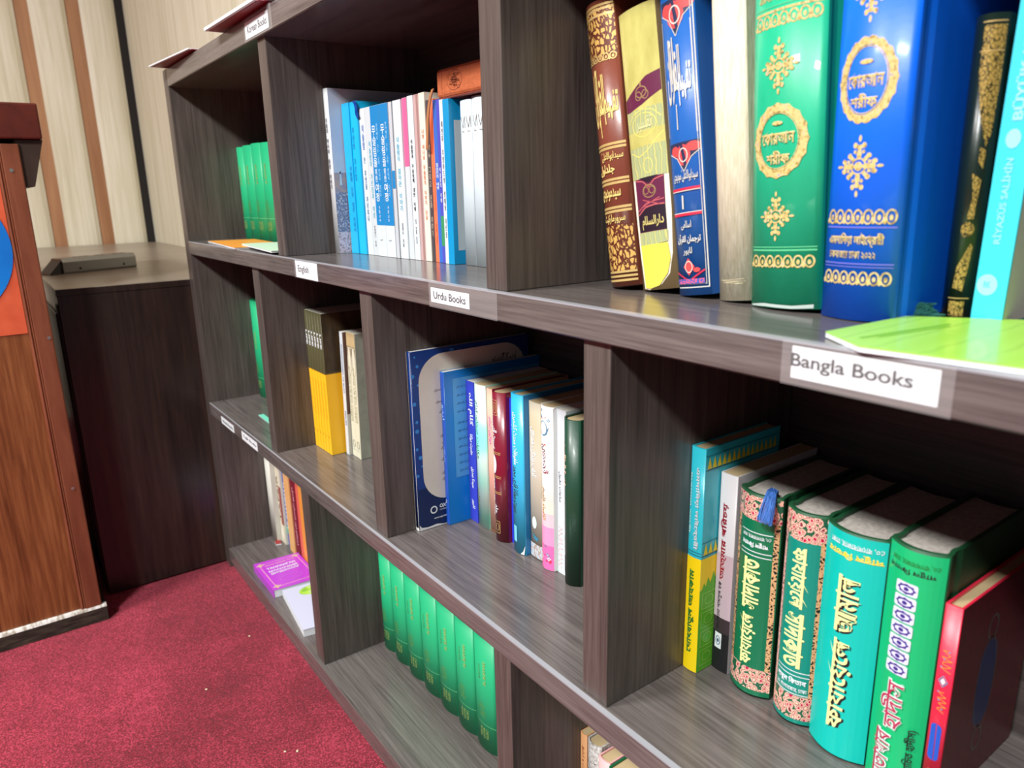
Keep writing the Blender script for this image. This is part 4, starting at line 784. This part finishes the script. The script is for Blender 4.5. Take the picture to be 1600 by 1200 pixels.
for s, a, b_, v0, v1 in (('হাদীস', .22, .66, .050, .0885), ('মুন্তাখাব', .18, .62, .001, .0475)): title(k, s, (a, b_, v0, v1), PALE, 90, .06); title(k, s, (a + .01, b_ - .01, v0 + .001, v1 - .001), ROSE, 90, .02)
title(k, '(িনর্বািচত হাদীস)', (.72, .92, .012, .056), BLACK, 90, .015)
k = book('book', 'slim bright red hardback with blue cartouche, rightmost on the third shelf', G, -.0340, -.0235, .1065, S3, .1545, .120, M('bright_red_spine', (214, 36, 66), .35), b=.0006, t=.0016, ov=.002, pages=PAGES_OLD)
deco(k, R(.0008, .119, .0004, .154), pattern('dark_maroon_board', 'noise', [(0.3, (74, 16, 24)), (0.7, (100, 22, 32))], (200, 200, 200), .4), 'side', name='cover_board', label='dark maroon cover board')
deco(k, rrect(.040, .066, .045, .112, .013), M('dark_blue_medallion', (24, 40, 90), .4), 'side', name='medallion'); deco(k, RING(.053, .122, .008, .010, .002, 20) + RING(.053, .034, .008, .010, .002, 20) + RING(.053, .0785, .0150, .036, .0012, 30), M('dull_grey_print', (84, 78, 74), .4), 'side', name='medallion')
deco(k, rrect(-.0036, .0030, .040, .0680, .0030), M('cobalt_cartouche', (30, 84, 190), .4), name='cartouche'); deco(k, RING(-.0003, .100, .0030, .0045, .0009, 4), BLF); deco(k, EL(-.0003, .100, .0016, .0026, 4), WHITE)
deco(k, SCRIBBLE(-.003, .0035, .106, .124, .0005, 14, 2) + SCRIBBLE(-.003, .0035, .076, .094, .0005, 14, 6) + SCRIBBLE(-.003, .0035, .012, .034, .0005, 16, 8), M('orange_gold_print', (240, 150, 70), .4)); deco(k, sum([EL(r_.uniform(-.003, .003), v, .0007, .0007, 6) for v in (.11, .116, .122, .08, .086, .092, .02, .028)], []), BLF)

# ================================================================== LOWER LEFT COMPARTMENT
G = 'books in the lower left compartment'
def low(x0, x1, y, h, label, cov, **kw): return book('book', label, G, x0, x1, y, S4, h, .120, cov, **kw)
low(-1.4195, -1.3885, .0930, .2050, 'thick off-white book nearest the side panel on the bottom shelf', pattern('off_white_cover', 'noise', [(0.3, (198, 198, 188)), (0.7, (212, 212, 202))], (10, 10, 10), .35), b=.004, t=.001)
k = low(-1.3870, -1.3600, .1070, .1950, 'cream book with printed panels beside the thick off-white one', M('cream_illustrated', (222, 214, 190), .4), t=.001)
band(k, .045, .135, M('dark_red_block', (150, 60, 60), .4), .45, .98); title(k, 'TAFSIR', (.1, .4, .05, .16), M('brown_ink', (120, 92, 56), .5), 90, .02); deco(k, EL(0, .024, .009, .014), M('pale_cream_disc', (236, 232, 214), .4))
k = low(-1.3590, -1.3330, .1120, .1880, 'blue book with white vertical lettering on the bottom shelf', M('deep_blue_cover', (24, 84, 176), .35), t=.001); title(k, 'MUHAMMAD', (.15, .5, .04, .15), WHITE, 90, .03); band(k, .028, .045, M('sea_green_band', (40, 170, 150), .4))
low(-1.3320, -1.3010, .1060, .1850, 'tan-orange book left of the maroon ones on the bottom shelf', pattern('tan_orange_cover', 'noise', [(0.3, (226, 166, 100)), (0.7, (238, 190, 134))], (10, 10, 10), .4), t=.001)
k = low(-1.3000, -1.2740, .1080, .1850, 'maroon book with pink script on the bottom shelf', M('wine_cover', (122, 26, 48), .4), t=.001); title(k, arabic('اسلام اور انسان کامل'), (.4, .75, .03, .16), M('pale_pink_print', (232, 180, 186), .5), -90, .02)
low(-1.2730, -1.2520, .1100, .1850, 'coral red slim book on the bottom shelf', M('coral_cover', (226, 104, 92), .4), t=.001)
low(-1.2510, -1.2310, .1080, .1850, 'amber orange slim book, last visible before the lower divider', M('amber_cover', (232, 150, 64), .4), t=.001)
flat('paper_slip', [(-1.392, .092), (-1.372, .088), (-1.368, .099), (-1.388, .103)], S4 + .0004, .003, M('brick_slip', (150, 50, 50), .5), 'small brick red piece lying by the thick off-white book', 'paper')
pur = M('orchid_purple_cover', (186, 66, 206), .3, coat=.2)
k = flat('book', [(-1.2850, .0130), (-1.1560, .0110), (-1.1500, .1020), (-1.2790, .1040)], S4 + .0004, .0160, pur, 'purple paperback lying flat on the bottom shelf with gold-framed cover', 'book')
prism('spine', [(k.lp[0][0] - .0003, k.lp[0][1] - .0006), (k.lp[1][0], k.lp[1][1] - .0006), (k.lp[1][0], k.lp[1][1] + .0004), (k.lp[0][0], k.lp[0][1] + .0004)], 'z', 0, .0158, pur, k.o)
PKL = M('pale_gold_line', (240, 196, 170), .4)
deco(k, frame(-.0380, .0390, -.054, .052, .0010), PKL, 'flat', name='cover_frame'); deco(k, sum([MOTIF(a, b_, .0085) for a in (-.052, .050) for b_ in (-.036, .037)], []), M('pale_gold_corner', (232, 214, 150), .4), 'flat', name='corner_ornament')
for i, (s, a, b_) in enumerate((('ТАНЛАНГАН', -.030, .030), ('МАСНАВИЙ', -.026, .026), ('ДУРДОНАЛАР', -.028, .030))): title(k, s, (-.045 + .0 + i * .0125 + .012, -.0365 + i * .0125 + .012, -.030, .028), WHITE, 90, .03, 'flat')
title(k, 'Ahmad Saidxoja Asror', (-.045, -.0405, -.030, .032), PKL, 90, .02, 'flat'); deco(k, RING(.028, 0, .012, .022, .0008, 24), M('faint_violet_print', (206, 130, 220), .4), 'flat', name='cover_print')
k = flat('book', [(-1.1500, .0245), (-.9950, .0075), (-.9800, .110), (-1.1400, .118)], S4 + .0004, .0145, M('bluish_white_cover2', (200, 204, 226), .4), 'white paperback with a green oval picture, lying flat beside the purple one', 'book')
k.o.location.x += .0
deco(k, EL(-.052, .008, .0170, .0260, 20), pattern('meadow_print', 'noise', [(0.3, (70, 150, 60)), (0.55, (176, 222, 70)), (0.75, (206, 200, 206))], (60, 60, 60), .4), 'flat', name='oval_picture'); deco(k, LINE([(.066, -.033), (.066, -.016)], .0022) + LINE([(.030, -.012), (.031, -.002)], .0016), M('grey_ink', (120, 120, 110), .5), 'flat', name='small_print')

# ================================================================== BOTTOM RIGHT COMPARTMENT
G = 'old books on the bottom shelf right of the divider'
k = book('book', 'tan-orange old book nearest the divider, bottom right compartment', G, -.3695, -.3590, .0960, S4, .1760, .130, M('tan_paper_cover', (206, 150, 100), .55), b=.001, t=.001, pages=PAGES_OLD); title(k, arabic('دعوت و تبلیغ'), (.3, .7, .12, .160), M('rust_print', (150, 70, 50), .5), -90, .01)
k = book('book', 'grey speckled old book with scribbled spine', G, -.3575, -.3360, .0920, S4, .1765, .130, pattern('grey_speckle', 'noise', [(0.4, (150, 144, 138)), (0.6, (196, 192, 190))], (420, 420, 300), .6), b=.005, t=.002, ov=.002, pages=PAGES_OLD); deco(k, SCRIBBLE(-.008, .008, .10, .16, .0005, 22, 12), BLACK)
k = book('book', 'pale pink old book with torn top', G, -.3350, -.3180, .0900, S4, .1720, .125, M('pale_pink_cover', (222, 164, 164), .5), b=.002, t=.0016, ov=.002, pages=PAGES_OLD)
k = book('book', 'dark green old hardback, only its top corner showing', G, -.3165, -.2920, .0860, S4, .1720, .125, M('fir_green_cover', (16, 96, 56), .4), b=.003, t=.002, ov=.002, pages=PAGES_OLD)

# ================================================================== CABINET AND METAL BAR
CT = .2540
cb = empty('cabinet', (-1.70, .0, FZ), 'low dark brown wood cabinet between the lectern and the bookcase', 'cabinet')
adopt(box('body', -2.98, -1.4565, -.2345, .2405, FZ + .004, CT - .0135, cabwood, bev=.001), cb)
adopt(box('top', -2.99, -1.4555, -.2355, .2408, CT - .0125, CT, cabtop, bev=.0012), cb)
adopt(box('top_edge', -2.985, -1.4553, -.2358, .24, CT - .0126, CT - .0010, cabwood), cb)
prim = M('side_recess_black', (16, 14, 14), .4); adopt(box('side_door', -2.9, -1.50, -.2385, -.2347, FZ + .05, CT - .05, M('smoked_side_door', (48, 52, 50), .3), bev=.001), cb)
adopt(box('side_door', -1.497, -1.470, -.2365, -.2347, FZ + .03, CT - .03, prim), cb)
ar = math.atan2(.1636, -.0722) 
mb = empty('metal_bar', (-1.842, -.117, CT), 'brushed grey metal bar with small vents lying on the cabinet top', 'metal bar', None, (0, 0, ar - math.pi))
met = M('brushed_grey_metal', (142, 142, 140), .35, .7); metd = M('dark_grey_metal', (70, 70, 70), .4, .6)
prism('body', [(-.022, 0), (.022, 0), (.024, .004), (.024, .026), (.018, .034), (-.018, .034), (-.024, .026), (-.024, .004)], 'x', -.088, .088, met, mb, bev=.001)
prism('end_wedge', [(.088, 0), (.118, 0), (.116, .003), (.088, .030)], 'y', -.020, .020, metd, mb)
for i, x in enumerate((-.070, -.060, -.050, -.020, -.008, .020, .032, .044)): box('slot', x - .0035, x + .0035, -.004, .004, .0338, .0345, metd, mb)
for x in (-.055, .050):
    for sy in (-.0241, .0241): mesh('screw', [(x + .003 * math.cos(t), sy + (.0004 if sy > 0 else -.0004), .010 + .003 * math.sin(t)) for t in [i * math.pi / 4 for i in range(8)]], [tuple(range(8))], BLACK, mb)

# ================================================================== LECTERN
lc = empty('lectern', (-1.60, -.55, FZ), 'reddish-brown wooden lectern with scuffed black base at the left edge', 'lectern')
LX = -1.3650
adopt(box('body', -1.78, LX - .004, -.86, -.262, FZ + .031, .505, lectwood), lc)
adopt(box('stile', LX - .010, LX + .0015, -.2840, -.2575, FZ + .031, .505, lectstile, bev=.002), lc)
adopt(prism('moulding', [(LX - .004, -.2925), (LX - .001, -.2920), (LX + .0005, -.2890), (LX - .0015, -.2868), (LX + .0005, -.2850), (LX - .004, -.2835)], 'z', FZ + .031, .505, lectstile), lc)
adopt(box('side_rail', -1.78, LX - .0005, -.262, -.2575, FZ + .031, .505, lectstile), lc)
adopt(box('base', -1.79, LX + .0045, -.87, -.2495, FZ + .0005, FZ + .0295, pattern('scuffed_black_base', 'noise', [(0.35, (26, 24, 20)), (0.62, (58, 54, 44)), (.8, (96, 88, 70))], (30, 30, 200), .6, .3), bev=.001), lc)
adopt(prism('base_edge', [(LX + .0046, FZ + .0290), (LX + .0020, FZ + .0335), (LX - .004, FZ + .0345), (LX - .004, FZ + .029)], 'y', -.86, -.2500, pattern('chipped_metal_edge', 'noise', [(0.4, (150, 140, 126)), (0.55, (206, 204, 200))], (60, 120, 60), .3, .3)), lc)
adopt(box('desk_top', -1.86, LX + .006, -.92, -.2217, .5125, .5690, lecttop, bev=.003), lc)
adopt(prism('bracket', [(-.262, .5120), (-.2215, .5120), (-.2435, .4365), (-.262, .4365)], 'x', -1.78, LX - .004, M('bracket_dark', (52, 36, 28), .5), bev=.001), lc)
scr = M('screw_metal', (170, 176, 170), .3, .8)
for y, z in ((-.2735, .463), (-.2640, .1812), (-.2700, -.10)): adopt(mesh('screw', [(LX + .0024, y + .0030 * math.cos(t), z + .0030 * math.sin(t)) for t in [i * math.pi / 5 for i in range(10)]], [tuple(range(10))], scr), lc)
ps = empty('poster', (LX - .0035, -.288, .192), 'orange-red poster with a blue disc on the lectern panel', 'poster')
adopt(box('sheet', LX - .0039, LX - .0025, -.62, -.2930, .1925, .4450, pattern('orange_red_sheet', 'noise', [(0.3, (200, 84, 52)), (0.7, (214, 98, 64))], (30, 30, 30), .4)), ps)
adopt(mesh('disc', [(LX + d, -.413 + .1200 * math.cos(t), .338 + .1200 * math.sin(t)) for d in (-.0024, -.0012) for t in [i * math.pi / 32 for i in range(64)]], [tuple(range(64)), tuple(range(64, 128))] + [(i, (i + 1) % 64, 64 + (i + 1) % 64, 64 + i) for i in range(64)], pattern('blue_disc', 'noise', [(0.3, (12, 110, 200)), (0.7, (16, 134, 226))], (6, 6, 6), .35)), ps)

# crumbs on the carpet
cr = M('crumb', (226, 206, 176), .8)
for i, (x, y) in enumerate(((-1.02, -.155), (-.79, -.085), (-.80, -.10), (-1.13, -.05), (-.66, -.10))):
    bm = bmesh.new(); bmesh.ops.create_icosphere(bm, subdivisions=1, radius=.0022)
    for v in bm.verts: v.co *= random.uniform(.7, 1.2); v.co.z *= .6
    me = bpy.data.meshes.new('crumb'); bm.to_mesh(me); bm.free(); o = link('crumb', me, None, [cr]); o.location = (x, y, FZ + .0012)
    tag(o, 'tiny pale crumb on the red carpet, ' + ('in the middle between lectern and bookcase', 'nearer the bottom board', 'second of the close pair of crumbs', 'closest to the white flat paperback', 'at the very bottom of the view')[i], 'crumb', 'crumbs on the carpet')
